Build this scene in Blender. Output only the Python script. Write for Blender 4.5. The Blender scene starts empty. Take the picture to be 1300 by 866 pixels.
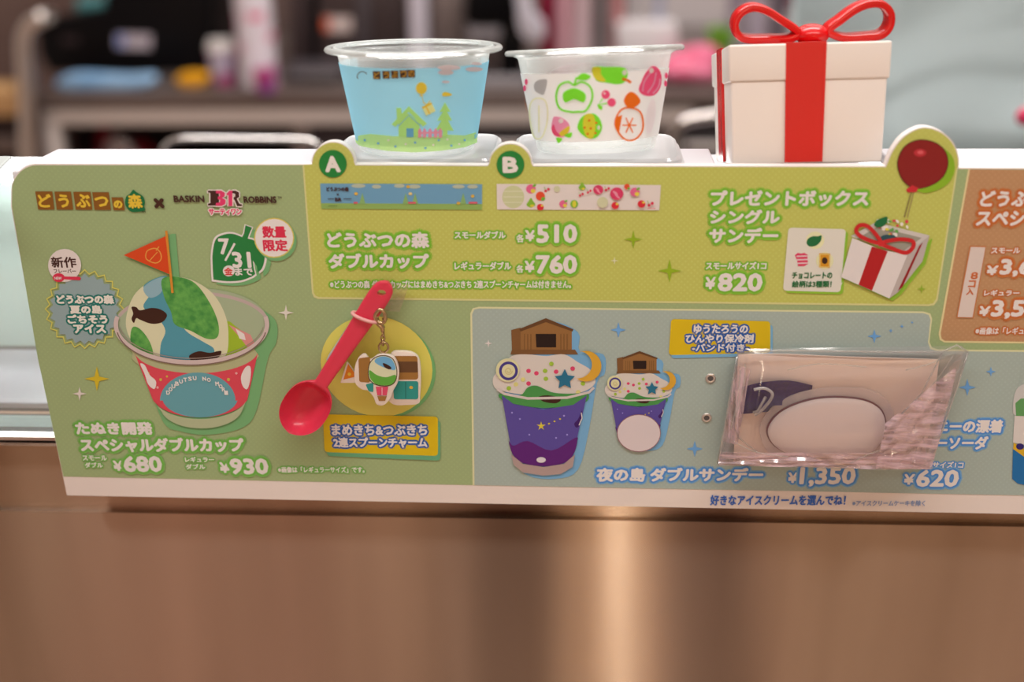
import bpy, bmesh, math, random
import numpy as np
from mathutils import Vector, Matrix
random.seed(7)
SC = bpy.context.scene
COL = SC.collection
PI = math.pi

# ------------------------------------------------------------------ camera
F = 1520.0                                   # focal length in pixels of the 1300 wide frame
def _n(v): return v / np.linalg.norm(v)
_wd = _n(np.array([50, 3670, F])); _wl = np.array([-30650, -407, F]); _wl = _n(_wl - _wl.dot(_wd) * _wd)
WX, WZ = -_wl, -_wd; WY = np.cross(WZ, WX)
M3 = np.array([WX, WY, WZ])                  # camera (right, down, forward) -> world
CAM = np.array([0, 0, 1.2]) - 0.60 * (M3 @ np.array([0, 0, 1.0]))
cd = bpy.data.cameras.new('camera'); cam = bpy.data.objects.new('camera', cd); COL.objects.link(cam)
r, d, f = M3[:, 0], M3[:, 1], M3[:, 2]
cam.matrix_world = Matrix(((r[0], -d[0], -f[0], CAM[0]), (r[1], -d[1], -f[1], CAM[1]), (r[2], -d[2], -f[2], CAM[2]), (0, 0, 0, 1)))
cd.sensor_width = 36; cd.lens = F * 36 / 1300; cd.clip_start = 0.01; cd.clip_end = 50
cd.dof.use_dof = True; cd.dof.focus_distance = 0.606; cd.dof.aperture_fstop = 3.4
SC.camera = cam

# ------------------------------------------------------------------ world, light, exposure
W = bpy.data.worlds.new('world'); SC.world = W; W.use_nodes = True
W.node_tree.nodes['Background'].inputs[0].default_value = (1.0, 0.80, 0.69, 1)
W.node_tree.nodes['Background'].inputs[1].default_value = 0.42
def area(name, loc, tgt, sx, sy, power, color):
    l = bpy.data.lights.new(name, 'AREA'); l.shape = 'RECTANGLE'; l.size = sx; l.size_y = sy; l.energy = power; l.color = color
    o = bpy.data.objects.new(name, l); COL.objects.link(o); o.location = loc
    o.rotation_euler = (Vector(tgt) - Vector(loc)).to_track_quat('-Z', 'Y').to_euler(); return o
area('ceiling_lamp_front', (0.05, -0.78, 2.75), (0.05, 0, 1.2), 2.6, 0.2, 25, (1.0, 0.95, 0.90))
area('ceiling_lamp_counter', (0.0, 0.55, 2.6), (0, 0.25, 1.2), 1.6, 0.35, 24, (1.0, 0.96, 0.93))
area('ceiling_lamp_back', (0.1, 2.0, 2.75), (0.1, 2.7, 0.9), 2.6, 0.4, 44, (1.0, 0.95, 0.92))
area('shopfront_lamp', (0.2, -3.9, 2.95), (0.2, -5.0, 1.3), 5.0, 0.3, 170, (1.0, 0.92, 0.84))  # added light, lifts the unseen shop front mirrored in the steel
SC.view_settings.view_transform = 'Standard'; SC.view_settings.look = 'None'
SC.view_settings.exposure = 0.0; SC.view_settings.gamma = 1.0; SC.view_settings.use_curve_mapping = False

# ------------------------------------------------------------------ pixel -> place
def ray(px, py): return _n(M3 @ np.array([px - 650.0, py - 433.0, F]))
def P(px, py, y=0.0): dd = ray(px, py); return CAM + dd * (y - CAM[1]) / dd[1]
def Zp(px, py, z): dd = ray(px, py); return CAM + dd * (z - CAM[2]) / dd[2]

# ------------------------------------------------------------------ materials
def lin(c): return tuple(((v / 255.0) / 12.92 if v <= 10 else (((v / 255.0) + 0.055) / 1.055) ** 2.4) for v in c)
_m = {}
def mat(name, rgb, rough=0.45, metal=0.0, **kw):
    k = (name, rgb, rough, metal, tuple(sorted(kw.items())))
    if k in _m: return _m[k]
    m = bpy.data.materials.new(name); m.use_nodes = True; b = m.node_tree.nodes['Principled BSDF']
    b.inputs['Base Color'].default_value = (*rgb, 1); b.inputs['Roughness'].default_value = rough; b.inputs['Metallic'].default_value = metal
    for q, v in kw.items():
        b.inputs[q.replace('_', ' ')].default_value = v
    _m[k] = m; return m
PW = (0.70, 0.55, 0.45)                      # how the photo shows a white print: used to read the inks' own colours
def ink(c):
    l = lin(c); return mat('ink', tuple(round(min(0.86, v / w * 0.82), 4) for v, w in zip(l, PW)), 0.42, 0.0, Specular_IOR_Level=0.3)
def noise_mat(name, c1, c2, scale, rough=0.6, metal=0.0, stretch=(1, 1, 1), detail=3.0, lo=0.35, hi=0.65, bump=0.0):
    m = bpy.data.materials.new(name); m.use_nodes = True; nt = m.node_tree; b = nt.nodes['Principled BSDF']
    tc = nt.nodes.new('ShaderNodeTexCoord'); mp = nt.nodes.new('ShaderNodeMapping'); mp.inputs['Scale'].default_value = stretch
    nz = nt.nodes.new('ShaderNodeTexNoise'); nz.inputs['Scale'].default_value = scale; nz.inputs['Detail'].default_value = detail
    cr = nt.nodes.new('ShaderNodeValToRGB'); cr.color_ramp.elements[0].position = lo; cr.color_ramp.elements[1].position = hi
    cr.color_ramp.elements[0].color = (*c1, 1); cr.color_ramp.elements[1].color = (*c2, 1)
    nt.links.new(tc.outputs['Object'], mp.inputs[0]); nt.links.new(mp.outputs[0], nz.inputs[0]); nt.links.new(nz.outputs[0], cr.inputs[0])
    nt.links.new(cr.outputs[0], b.inputs['Base Color']); b.inputs['Roughness'].default_value = rough; b.inputs['Metallic'].default_value = metal
    if bump:
        bp = nt.nodes.new('ShaderNodeBump'); bp.inputs['Strength'].default_value = bump; bp.inputs['Distance'].default_value = 0.002
        nt.links.new(nz.outputs[0], bp.inputs['Height']); nt.links.new(bp.outputs[0], b.inputs['Normal'])
    return m
def dot_ink(c, c2, pitch):
    """print with a fine regular dot pattern"""
    m = bpy.data.materials.new('dotted_ink'); m.use_nodes = True; nt = m.node_tree; b = nt.nodes['Principled BSDF']
    a = [min(0.86, v / w * 0.82) for v, w in zip(lin(c), PW)]; e = [min(0.86, v / w * 0.82) for v, w in zip(lin(c2), PW)]
    tc = nt.nodes.new('ShaderNodeTexCoord'); mp = nt.nodes.new('ShaderNodeMapping'); mp.inputs['Scale'].default_value = (1 / pitch,) * 3
    mp.inputs['Rotation'].default_value = (0, PI / 4, 0)
    fr = nt.nodes.new('ShaderNodeVectorMath'); fr.operation = 'FRACTION'
    sb = nt.nodes.new('ShaderNodeVectorMath'); sb.operation = 'SUBTRACT'; sb.inputs[1].default_value = (0.5, 0.5, 0.5)
    ml = nt.nodes.new('ShaderNodeVectorMath'); ml.operation = 'MULTIPLY'; ml.inputs[1].default_value = (1, 0, 1)
    ln = nt.nodes.new('ShaderNodeVectorMath'); ln.operation = 'LENGTH'
    lt = nt.nodes.new('ShaderNodeMath'); lt.operation = 'LESS_THAN'; lt.inputs[1].default_value = 0.24
    mx = nt.nodes.new('ShaderNodeMix'); mx.data_type = 'RGBA'; mx.inputs[6].default_value = (*a, 1); mx.inputs[7].default_value = (*e, 1)
    L = nt.links.new; L(tc.outputs['Object'], mp.inputs[0]); L(mp.outputs[0], fr.inputs[0]); L(fr.outputs[0], sb.inputs[0]); L(sb.outputs[0], ml.inputs[0])
    L(ml.outputs[0], ln.inputs[0]); L(ln.outputs['Value'], lt.inputs[0]); L(lt.outputs[0], mx.inputs[0]); L(mx.outputs[2], b.inputs['Base Color'])
    b.inputs['Roughness'].default_value = 0.42; b.inputs['Specular IOR Level'].default_value = 0.3
    return m
def film_mat(name, tint, milk, milk_col, rough=0.08, edge=0.5, gloss=0.10, streak=None, top=0.4):
    """thin clear plastic: see-through, mirror-like at glancing angles, a little milky"""
    m = bpy.data.materials.new(name); m.use_nodes = True; nt = m.node_tree; nt.nodes.clear(); L = nt.links.new
    out = nt.nodes.new('ShaderNodeOutputMaterial'); tr = nt.nodes.new('ShaderNodeBsdfTransparent'); tr.inputs[0].default_value = (*tint, 1)
    gl = nt.nodes.new('ShaderNodeBsdfGlossy'); gl.inputs['Roughness'].default_value = rough
    df = nt.nodes.new('ShaderNodeBsdfDiffuse'); df.inputs[0].default_value = (*milk_col, 1)
    tl = nt.nodes.new('ShaderNodeBsdfTranslucent'); tl.inputs[0].default_value = (*milk_col, 1)
    md = nt.nodes.new('ShaderNodeMixShader'); md.inputs[0].default_value = 0.3; L(df.outputs[0], md.inputs[1]); L(tl.outputs[0], md.inputs[2])
    lw = nt.nodes.new('ShaderNodeLayerWeight'); lw.inputs[0].default_value = 0.35
    mr = nt.nodes.new('ShaderNodeMapRange'); mr.inputs[3].default_value = milk; mr.inputs[4].default_value = milk + edge
    L(lw.outputs['Facing'], mr.inputs[0]); fac = mr.outputs[0]
    if streak:
        tc = nt.nodes.new('ShaderNodeTexCoord'); mp = nt.nodes.new('ShaderNodeMapping'); mp.inputs['Rotation'].default_value = (0, streak[0], 0); mp.inputs['Scale'].default_value = streak[1]
        nz = nt.nodes.new('ShaderNodeTexNoise'); nz.inputs['Scale'].default_value = 1.0; nz.inputs['Detail'].default_value = 4
        rm = nt.nodes.new('ShaderNodeMapRange'); rm.inputs[1].default_value = 0.38; rm.inputs[2].default_value = 0.66
        mu = nt.nodes.new('ShaderNodeMath'); mu.operation = 'MULTIPLY'
        L(tc.outputs['Object'], mp.inputs[0]); L(mp.outputs[0], nz.inputs[0]); L(nz.outputs[0], rm.inputs[0]); L(rm.outputs[0], mu.inputs[0]); L(mr.outputs[0], mu.inputs[1]); fac = mu.outputs[0]
    m1 = nt.nodes.new('ShaderNodeMixShader'); L(fac, m1.inputs[0]); L(tr.outputs[0], m1.inputs[1]); L(md.outputs[0], m1.inputs[2])
    fr = nt.nodes.new('ShaderNodeMapRange'); fr.inputs[3].default_value = gloss * 0.4; fr.inputs[4].default_value = gloss * 2 + top; L(lw.outputs['Fresnel'], fr.inputs[0])
    m2 = nt.nodes.new('ShaderNodeMixShader'); L(fr.outputs[0], m2.inputs[0]); L(m1.outputs[0], m2.inputs[1]); L(gl.outputs[0], m2.inputs[2])
    L(m2.outputs[0], out.inputs[0]); return m
def print_film(name, rgb, transl=0.35, clear=0.0):
    """ink printed on a plastic sleeve: lets light through"""
    k = (name, rgb, transl, clear)
    if k in _m: return _m[k]
    m = bpy.data.materials.new(name); m.use_nodes = True; nt = m.node_tree; nt.nodes.clear(); L = nt.links.new
    out = nt.nodes.new('ShaderNodeOutputMaterial')
    df = nt.nodes.new('ShaderNodeBsdfDiffuse'); df.inputs[0].default_value = (*rgb, 1)
    tl = nt.nodes.new('ShaderNodeBsdfTranslucent'); tl.inputs[0].default_value = (*rgb, 1)
    tr = nt.nodes.new('ShaderNodeBsdfTransparent')
    a = nt.nodes.new('ShaderNodeMixShader'); a.inputs[0].default_value = transl; L(df.outputs[0], a.inputs[1]); L(tl.outputs[0], a.inputs[2])
    c = nt.nodes.new('ShaderNodeMixShader'); c.inputs[0].default_value = clear; L(a.outputs[0], c.inputs[1]); L(tr.outputs[0], c.inputs[2])
    L(c.outputs[0], out.inputs[0]); _m[k] = m; return m

# ------------------------------------------------------------------ object helpers
def thing(name, loc, label, cat, group=None, kind=None):
    o = bpy.data.objects.new(name, None); COL.objects.link(o); o.location = loc; o['label'] = label; o['category'] = cat
    if group: o['group'] = group
    if kind: o['kind'] = kind
    o.empty_display_size = 0.02; return o
def root_of(o):
    while o.parent: o = o.parent
    return o
def link(name, me, parent=None, label=None, kind=None, mats=None):
    """link a mesh whose vertices are in world coordinates"""
    if parent is not None:
        loc = root_of(parent).location; me.transform(Matrix.Translation(-Vector(loc)))
    else:
        loc = None
    o = bpy.data.objects.new(name, me); COL.objects.link(o)
    if parent is not None: o.parent = parent
    if mats:
        for x in mats: me.materials.append(x)
    if label: o['label'] = label
    if kind: o['kind'] = kind
    return o
def tag(o, label, cat, group=None):
    """a thing that is one mesh: move its origin to its base and describe it"""
    vs = np.array([v.co[:] for v in o.data.vertices]); c = Vector(((vs[:, 0].min() + vs[:, 0].max()) / 2, (vs[:, 1].min() + vs[:, 1].max()) / 2, vs[:, 2].min()))
    o.data.transform(Matrix.Translation(-c)); o.location = c
    o['label'] = label; o['category'] = cat
    if group: o['group'] = group
    return o
def bm_link(name, bm, m, parent=None, smooth=False, angle=None, **kw):
    bmesh.ops.recalc_face_normals(bm, faces=bm.faces[:])
    me = bpy.data.meshes.new(name); bm.to_mesh(me); bm.free()
    for p in me.polygons: p.use_smooth = smooth or angle is not None
    if angle is not None: me.set_sharp_from_angle(angle=math.radians(angle))
    return link(name, me, parent, mats=m if isinstance(m, list) else [m], **kw)
def box(bm, lo, hi, bev=0.0, seg=2, mx=None):
    g = bmesh.ops.create_cube(bm, size=1.0); vs = g['verts']
    for v in vs:
        v.co = Vector([(lo[i] + hi[i]) / 2 + v.co[i] * (hi[i] - lo[i]) for i in range(3)])
    if bev: 
        es = list({e for v in vs for e in v.link_edges}); q = bmesh.ops.bevel(bm, geom=es, offset=bev, segments=seg, affect='EDGES', profile=0.5)
        vs = list({v for f_ in q['faces'] for v in f_.verts} | {v for v in vs if v.is_valid})
    if mx: bmesh.ops.transform(bm, matrix=mx, verts=vs)
    return vs
def prism(bm, pts, dvec, bev=0.0, seg=2):
    """closed outline (3D points) pushed along dvec"""
    vs = [bm.verts.new(p) for p in pts]; f0 = bm.faces.new(vs)
    q = bmesh.ops.extrude_face_region(bm, geom=[f0]); nv = [g for g in q['geom'] if isinstance(g, bmesh.types.BMVert)]
    bmesh.ops.translate(bm, verts=nv, vec=Vector(dvec))
    if bev:
        es = [e for f_ in (f0,) for e in f_.edges] + [e for e in bm.edges if e.verts[0] in nv and e.verts[1] in nv]
        bmesh.ops.bevel(bm, geom=list(set(es)), offset=bev, segments=seg, affect='EDGES', profile=0.5)
def lathe(bm, prof, seg=64, mx=None, closed=False):
    rings = []
    for (rr, z) in prof:
        if rr < 1e-6: rings.append([bm.verts.new((0, 0, z))])
        else: rings.append([bm.verts.new((rr * math.cos(2 * PI * k / seg), rr * math.sin(2 * PI * k / seg), z)) for k in range(seg)])
    n = len(rings)
    for i in range(n if closed else n - 1):
        a, b = rings[i], rings[(i + 1) % n]
        for k in range(seg):
            k2 = (k + 1) % seg
            if len(a) == 1 and len(b) == 1: continue
            if len(a) == 1: bm.faces.new((a[0], b[k], b[k2]))
            elif len(b) == 1: bm.faces.new((a[k], b[0], a[k2]))
            else: bm.faces.new((a[k], b[k], b[k2], a[k2]))
    if mx is not None:
        bmesh.ops.transform(bm, matrix=mx, verts=[v for q in rings for v in q])
def tube(bm, path, rad, seg=10, closed=False, flat=1.0):
    path = [Vector(p) for p in path]; n = len(path); rings = []
    up = Vector((0, 0, 1)); prev = None
    for i, p in enumerate(path):
        t = (path[(i + 1) % n] - path[i - 1]) if closed else (path[min(i + 1, n - 1)] - path[max(i - 1, 0)])
        t.normalize()
        a = prev if prev is not None else (Vector((0, 1, 0)) if abs(t.y) < 0.9 else up)
        a = (a - t * a.dot(t)).normalized(); prev = a; b = t.cross(a)
        rr = rad[i] if isinstance(rad, (list, tuple)) else rad
        rings.append([bm.verts.new(p + (a * math.cos(2 * PI * k / seg) * flat + b * math.sin(2 * PI * k / seg)) * rr) for k in range(seg)])
    for i in range(n if closed else n - 1):
        a, b = rings[i], rings[(i + 1) % n]
        for k in range(seg): bm.faces.new((a[k], a[(k + 1) % seg], b[(k + 1) % seg], b[k]))
    if not closed: bm.faces.new(rings[0][::-1]); bm.faces.new(rings[-1])
def cr(pts, n=6, closed=True):
    """smooth curve through points"""
    pts = [np.array(p, float) for p in pts]; N = len(pts); out = []
    for i in range(N if closed else N - 1):
        if closed: p0, p1, p2, p3 = pts[i - 1], pts[i], pts[(i + 1) % N], pts[(i + 2) % N]
        else: p0, p1, p2, p3 = pts[max(i - 1, 0)], pts[i], pts[i + 1], pts[min(i + 2, N - 1)]
        for k in range(n):
            t = k / n
            out.append(0.5 * ((2 * p1) + (-p0 + p2) * t + (2 * p0 - 5 * p1 + 4 * p2 - p3) * t * t + (-p0 + 3 * p1 - 3 * p2 + p3) * t ** 3))
    if not closed: out.append(pts[-1])
    return [tuple(p) for p in out]
def arc(cx, cy, rr, a0, a1, n=16, ry=None):
    ry = ry or rr
    return [(cx + rr * math.cos(math.radians(a0 + (a1 - a0) * k / n)), cy + ry * math.sin(math.radians(a0 + (a1 - a0) * k / n))) for k in range(n + 1)]
def rquad(q, rad, n=5):
    """quad with rounded corners"""
    out = []
    for i in range(len(q)):
        p = np.array(q[i], float); a = np.array(q[i - 1], float); b = np.array(q[(i + 1) % len(q)], float)
        u = _n(a - p) * rad; v = _n(b - p) * rad; p1, p2 = p + u, p + v
        for k in range(n + 1):
            t = k / n; out.append(tuple((1 - t) ** 2 * p1 + 2 * t * (1 - t) * p + t * t * p2))
    return out
def off(pts, dx, dy): return [(x + dx, y + dy) for x, y in pts]
def scl(pts, cx, cy, k): return [(cx + (x - cx) * k, cy + (y - cy) * k) for x, y in pts]

# ------------------------------------------------------------------ flat printing
_g = {}
def glyphs(s):
    if s in _g: return _g[s]
    c = bpy.data.curves.new('t', 'FONT'); c.body = s; c.resolution_u = 2; c.fill_mode = 'FRONT'
    o = bpy.data.objects.new('t', c); COL.objects.link(o); dg = bpy.context.evaluated_depsgraph_get()
    dg.update(); me = bpy.data.meshes.new_from_object(o.evaluated_get(dg), depsgraph=dg)
    v = np.array([p.co[:2] for p in me.vertices]); fs = [tuple(p.vertices) for p in me.polygons]
    bpy.data.objects.remove(o); bpy.data.curves.remove(c); bpy.data.meshes.remove(me)
    lo, hi = v.min(0), v.max(0); _g[s] = ((v - lo) / (hi - lo), fs); return _g[s]
def ring8(rad, n): return [(rad * math.cos(2 * PI * k / n), rad * math.sin(2 * PI * k / n)) for k in range(n)]
class Art:
    """flat printed shapes, drawn in the pixels of the photograph and laid on a surface by a map"""
    def __init__(s): s.items = []
    def add(s, vs, fs, m, world=False, lift=None): s.items.append((vs, fs, m, world, lift))
    def poly(s, pts, c): s.add(pts, [tuple(range(len(pts)))], c)
    def ell(s, cx, cy, rx, ry, c, rot=0, n=24):
        a = math.radians(rot); s.poly([(cx + rx * math.cos(t) * math.cos(a) - ry * math.sin(t) * math.sin(a), cy + rx * math.cos(t) * math.sin(a) + ry * math.sin(t) * math.cos(a)) for t in [2 * PI * k / n for k in range(n)]], c)
    def star(s, cx, cy, rr, c, inner=0.25, n=4, rot=0):
        pts = []
        for k in range(n * 2):
            q = rr if k % 2 == 0 else rr * inner; a = math.radians(rot) + PI * k / n - PI / 2; pts.append((cx + q * math.cos(a), cy + q * math.sin(a)))
        s.poly(pts, c)
    def line(s, pts, w, c, closed=False):
        p = [np.array(q, float) for q in pts]; n = len(p); L = []; R = []
        for i in range(n):
            t = (p[(i + 1) % n] - p[i - 1]) if closed else (p[min(i + 1, n - 1)] - p[max(i - 1, 0)])
            t = t / (np.linalg.norm(t) + 1e-9); nn = np.array([-t[1], t[0]]) * w / 2; L.append(tuple(p[i] + nn)); R.append(tuple(p[i] - nn))
        m = n if closed else n - 1
        s.add(L + R, [(i, (i + 1) % n, n + (i + 1) % n, n + i) for i in range(m)], c)
    def text(s, t, x0, y0, x1, y1, c, bold=0.5, out=None, ow=2.0, glow=None, gw=3.6, world=True, shear=0.0):
        v, fs = glyphs(t)
        if world:
            xm, ym = (x0 + x1) / 2, (y0 + y1) / 2
            X0, X1 = P(x0, ym), P(x1, ym); zt, zb = P(xm, y0)[2], P(xm, y1)[2]; k = (X1[0] - X0[0]) / (x1 - x0)
            zl = X0[2] - P(xm, ym)[2]; zr = X1[2] - P(xm, ym)[2]
            b = np.stack([X0[0] + v[:, 0] * (X1[0] - X0[0]), zb + v[:, 1] * (zt - zb)], 1); b[:, 0] += shear * (b[:, 1] - (zt + zb) / 2)
            b[:, 1] += zl + (zr - zl) * v[:, 0]
        else:
            k = 1.0; b = np.stack([x0 + v[:, 0] * (x1 - x0), y1 - v[:, 1] * (y1 - y0)], 1)
        def lay(offs, col):
            vs = []; ff = []; lift = []
            for ci, (dx, dy) in enumerate(offs):
                o = len(vs); lift += [ci * 1.2e-6] * len(b); vs += [tuple(q) for q in (b + np.array([dx, dy]) * k)]; ff += [tuple(i + o for i in q) for q in fs]
            s.add(vs, ff, col, world, lift)
        if glow: lay(ring8(gw, 12), glow)
        if out: lay(ring8(ow, 12), out)
        lay([(0, 0)] + (ring8(bold, 6) if bold else []), c)
    def build(s, name, parent, base=0.0005, eps=1.7e-5, mp=None, cut=0, **kw):
        ms = []; bm = bmesh.new()
        for li, (vs, fs, m, world, lift) in enumerate(s.items):
            if isinstance(m, tuple): m = ink(m)
            if m not in ms: ms.append(m)
            mi = ms.index(m); dep = base + eps * li
            if cut:
                b2 = bmesh.new(); vv = [b2.verts.new((x, y, 0)) for x, y in vs]
                for q in fs:
                    try: b2.faces.new([vv[i] for i in q])
                    except ValueError: pass
                xs = [x for x, y in vs]; x = math.floor(min(xs) / cut) * cut + cut
                while x < max(xs):
                    bmesh.ops.bisect_plane(b2, geom=b2.verts[:] + b2.edges[:] + b2.faces[:], plane_co=(x, 0, 0), plane_no=(1, 0, 0)); x += cut
                b2.verts.index_update(); vs = [(v.co.x, v.co.y) for v in b2.verts]; fs = [tuple(v.index for v in q.verts) for q in b2.faces]; b2.free()
            if mp: co = [mp(x, y, dep) for x, y in vs]
            elif world: co = [(x, -dep - (lift[i] if lift else 0), z) for i, (x, z) in enumerate(vs)]
            else: co = [P(x, y, -dep) for x, y in vs]
            vv = [bm.verts.new(q) for q in co]
            for q in fs:
                try: bm.faces.new([vv[i] for i in q]).material_index = mi
                except ValueError: pass
        me = bpy.data.meshes.new(name); bm.to_mesh(me); bm.free()
        return link(name, me, parent, mats=ms, **kw)

WHT = (218, 196, 180)
# ================================================================== SETTING
ZT = P(600, 208)[2]                          # top edge of the menu board
ZL = ZT - 0.005                              # top of the white ledge behind it
def struct(name, bm, m, **kw):
    o = bm_link(name, bm, m, **kw); o['kind'] = 'structure'; return o
bm = bmesh.new(); box(bm, (-3, -3.5, -0.05), (3, 3.6, 0))
struct('floor', bm, noise_mat('floor_tile', lin((168, 128, 108)), lin((222, 200, 178)), 1.1, 0.4, stretch=(2.2, 0.5, 1), detail=4, lo=0.4, hi=0.62))
bm = bmesh.new(); box(bm, (-3, 3.5, 0), (0.25, 3.6, 2.9))
struct('wall_back', bm, noise_mat('brown_wall', lin((88, 68, 64)), lin((108, 88, 82)), 3, 0.6))
bm = bmesh.new(); box(bm, (0.25, 3.46, 0), (3, 3.6, 2.9))
struct('wall_back_right', bm, mat('pale_wall', lin((190, 182, 182)), 0.5))
# the shop front across the aisle, which the steel panel mirrors
def front_panel(name, x0, x1, c, z1=4.2, y=-5.0):
    bm = bmesh.new(); box(bm, (x0, y - .1, 0), (x1, y, z1)); struct(name, bm, mat('shopfront_' + name, lin(c), 0.6))
for k, (x0, x1, c) in enumerate(((-9.0, -2.75, (176, 128, 98)), (-2.75, -2.45, (236, 214, 190)), (-2.45, -1.7, (186, 140, 116)), (-1.7, -1.1, (150, 106, 80)), (-1.1, -0.62, (172, 142, 116)), (-0.62, -0.32, (80, 48, 28)), (-0.32, -0.03, (74, 24, 12)),
                                 (-0.03, 0.42, (200, 166, 128)), (0.42, 0.68, (90, 40, 22)), (0.68, 0.92, (104, 58, 58)), (0.92, 2.3, (176, 142, 106)), (2.3, 2.5, (206, 178, 136)), (2.5, 9.0, (178, 138, 104)))):
    front_panel('wall_front_%d' % (k + 1), x0, x1, c)
for k, (x0, x1, c) in enumerate(((-0.215, -0.005, (84, 30, 16)), (0.285, 0.45, (104, 56, 52)))):
    bm = bmesh.new(); box(bm, (x0, -2.4, 0), (x1, -2.2, 3.2), .01); struct('added_pillar', bm, mat('added_pillar_paint_%d' % k, lin(c), 0.6), angle=40)  # unseen pillars added to darken bands in the steel's reflection
bm = bmesh.new(); tube(bm, [(0.245, -4.93, 0.35), (0.245, -4.93, 2.9)], 0.02, 12)  # unseen lamp tube, added to make the streak in the steel
pl = mat('added_streak_lamp', (1, 1, 1), 0.5); pl.node_tree.nodes['Principled BSDF'].inputs['Emission Color'].default_value = (1, 0.93, 0.78, 1); pl.node_tree.nodes['Principled BSDF'].inputs['Emission Strength'].default_value = 24
tag(bm_link('added_streak_lamp', bm, pl, smooth=True), 'unseen upright lamp tube added for the streak in the steel front panel', 'lamp')

# ================================================================== DISPLAY CASE UNDER THE BOARD
case = thing('display_case', (0, 0.2, 0), 'stainless ice cream display case carrying the menu board on its front', 'display case')
STEEL = mat('satin_steel', lin((205, 200, 196)), 0.28, 1.0)
WHITEP = mat('white_ledge', (0.66, 0.66, 0.70), 0.35)
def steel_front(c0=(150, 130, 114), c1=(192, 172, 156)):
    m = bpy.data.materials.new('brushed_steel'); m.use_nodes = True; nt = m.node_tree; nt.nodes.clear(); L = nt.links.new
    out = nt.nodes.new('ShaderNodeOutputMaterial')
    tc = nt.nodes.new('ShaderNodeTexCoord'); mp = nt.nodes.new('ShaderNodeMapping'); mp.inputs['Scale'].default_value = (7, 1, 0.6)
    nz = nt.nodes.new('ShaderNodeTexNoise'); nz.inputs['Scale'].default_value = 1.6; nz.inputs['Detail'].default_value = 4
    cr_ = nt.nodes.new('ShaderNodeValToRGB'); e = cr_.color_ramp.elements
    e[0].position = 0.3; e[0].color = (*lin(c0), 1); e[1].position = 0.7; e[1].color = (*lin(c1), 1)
    L(tc.outputs['Object'], mp.inputs[0]); L(mp.outputs[0], nz.inputs[0]); L(nz.outputs[0], cr_.inputs[0])
    tg = nt.nodes.new('ShaderNodeTangent'); tg.direction_type = 'UV_MAP'; tg.uv_map = 'brush'
    g1 = nt.nodes.new('ShaderNodeBsdfAnisotropic'); g1.inputs['Roughness'].default_value = 0.2; g1.inputs['Anisotropy'].default_value = 0.85
    g2 = nt.nodes.new('ShaderNodeBsdfAnisotropic'); g2.inputs['Roughness'].default_value = 0.3; g2.inputs['Anisotropy'].default_value = 0.82
    mx = nt.nodes.new('ShaderNodeMixShader'); mx.inputs[0].default_value = 0.2
    for g in (g1, g2): L(cr_.outputs[0], g.inputs['Color']); L(tg.outputs[0], g.inputs['Tangent'])
    L(g1.outputs[0], mx.inputs[1]); L(g2.outputs[0], mx.inputs[2]); L(mx.outputs[0], out.inputs[0]); return m
zs = P(780, 661, 0.016)[2]
bm = bmesh.new()
vs = [bm.verts.new(p) for p in ((-1.2, 0.016, 0.06), (1.2, 0.016, 0.06), (1.2, 0.016, zs), (-1.2, 0.016, zs))]
bm.faces.new(vs)
uv = bm.loops.layers.uv.new('brush')
for fc in bm.faces:
    for lp in fc.loops: lp[uv].uv = (lp.vert.co.x, lp.vert.co.z)
q = bmesh.ops.extrude_face_region(bm, geom=bm.faces[:]); bmesh.ops.translate(bm, verts=[g for g in q['geom'] if isinstance(g, bmesh.types.BMVert)], vec=(0, 0.02, 0))
for fc in bm.faces:
    for lp in fc.loops: lp[uv].uv = (lp.vert.co.x, lp.vert.co.z + lp.vert.co.y * 0.01)
bm_link('lower_panel', bm, steel_front(), case, label='brown reflecting brushed steel front panel')
zr0, zr1 = P(30, 566, 0.012)[2], P(30, 546, 0.012)[2]
bm = bmesh.new(); box(bm, (-1.2, 0.020, zs), (1.2, 0.036, zr0), 0); uv = bm.loops.layers.uv.new('brush')
for fc in bm.faces:
    for lp in fc.loops: lp[uv].uv = (lp.vert.co.x, lp.vert.co.z + lp.vert.co.y * 0.01)
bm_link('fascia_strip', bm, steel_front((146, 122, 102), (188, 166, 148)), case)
bm = bmesh.new()
hz = zr1 - zr0
pr = [(0.030, zr0), (0.012, zr0), (0.010, zr0 + 0.3 * hz), (0.014, zr0 + 0.36 * hz), (0.010, zr0 + 0.45 * hz), (0.009, zr0 + 0.72 * hz), (0.013, zr0 + 0.85 * hz), (0.016, zr1), (0.030, zr1)]
prism(bm, [(-1.2, y, z) for y, z in pr], (2.4, 0, 0)); bm_link('rail', bm, mat('chrome', lin((225, 222, 224)), 0.12, 1.0), case, label='bright chrome rail under the glass')
zg = P(30, 536, 0.03)[2]
bm = bmesh.new(); box(bm, (-1.2, 0.03, zr1 - 0.002), (1.2, 0.036, zg)); bm_link('gap_shade_strip', bm, mat('gap_shade', lin((50, 38, 36)), 0.6), case, label='dark strip standing for the shaded gap under the glass')  # dark colour stands for the shade in the gap below the glass
bm = bmesh.new(); box(bm, (-1.2, 0.022, zg), (1.2, 0.027, ZL - 0.012))
bm_link('front_glass', bm, film_mat('case_glass', (0.93, 0.98, 0.97), 0.06, (0.9, 1, 0.98), 0.05, 0.15, 0.12), case, label='pale front glass')
bm = bmesh.new(); za, zb = P(30, 505, 0.05)[2], P(30, 520, 0.05)[2]
box(bm, (-1.2, 0.045, zg), (1.2, 0.124, za), 0.004); bm_link('tub_tray', bm, noise_mat('tray_grey', lin((176, 168, 182)), lin((205, 200, 212)), 9, 0.4, stretch=(1, 1, 4)), case)
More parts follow.
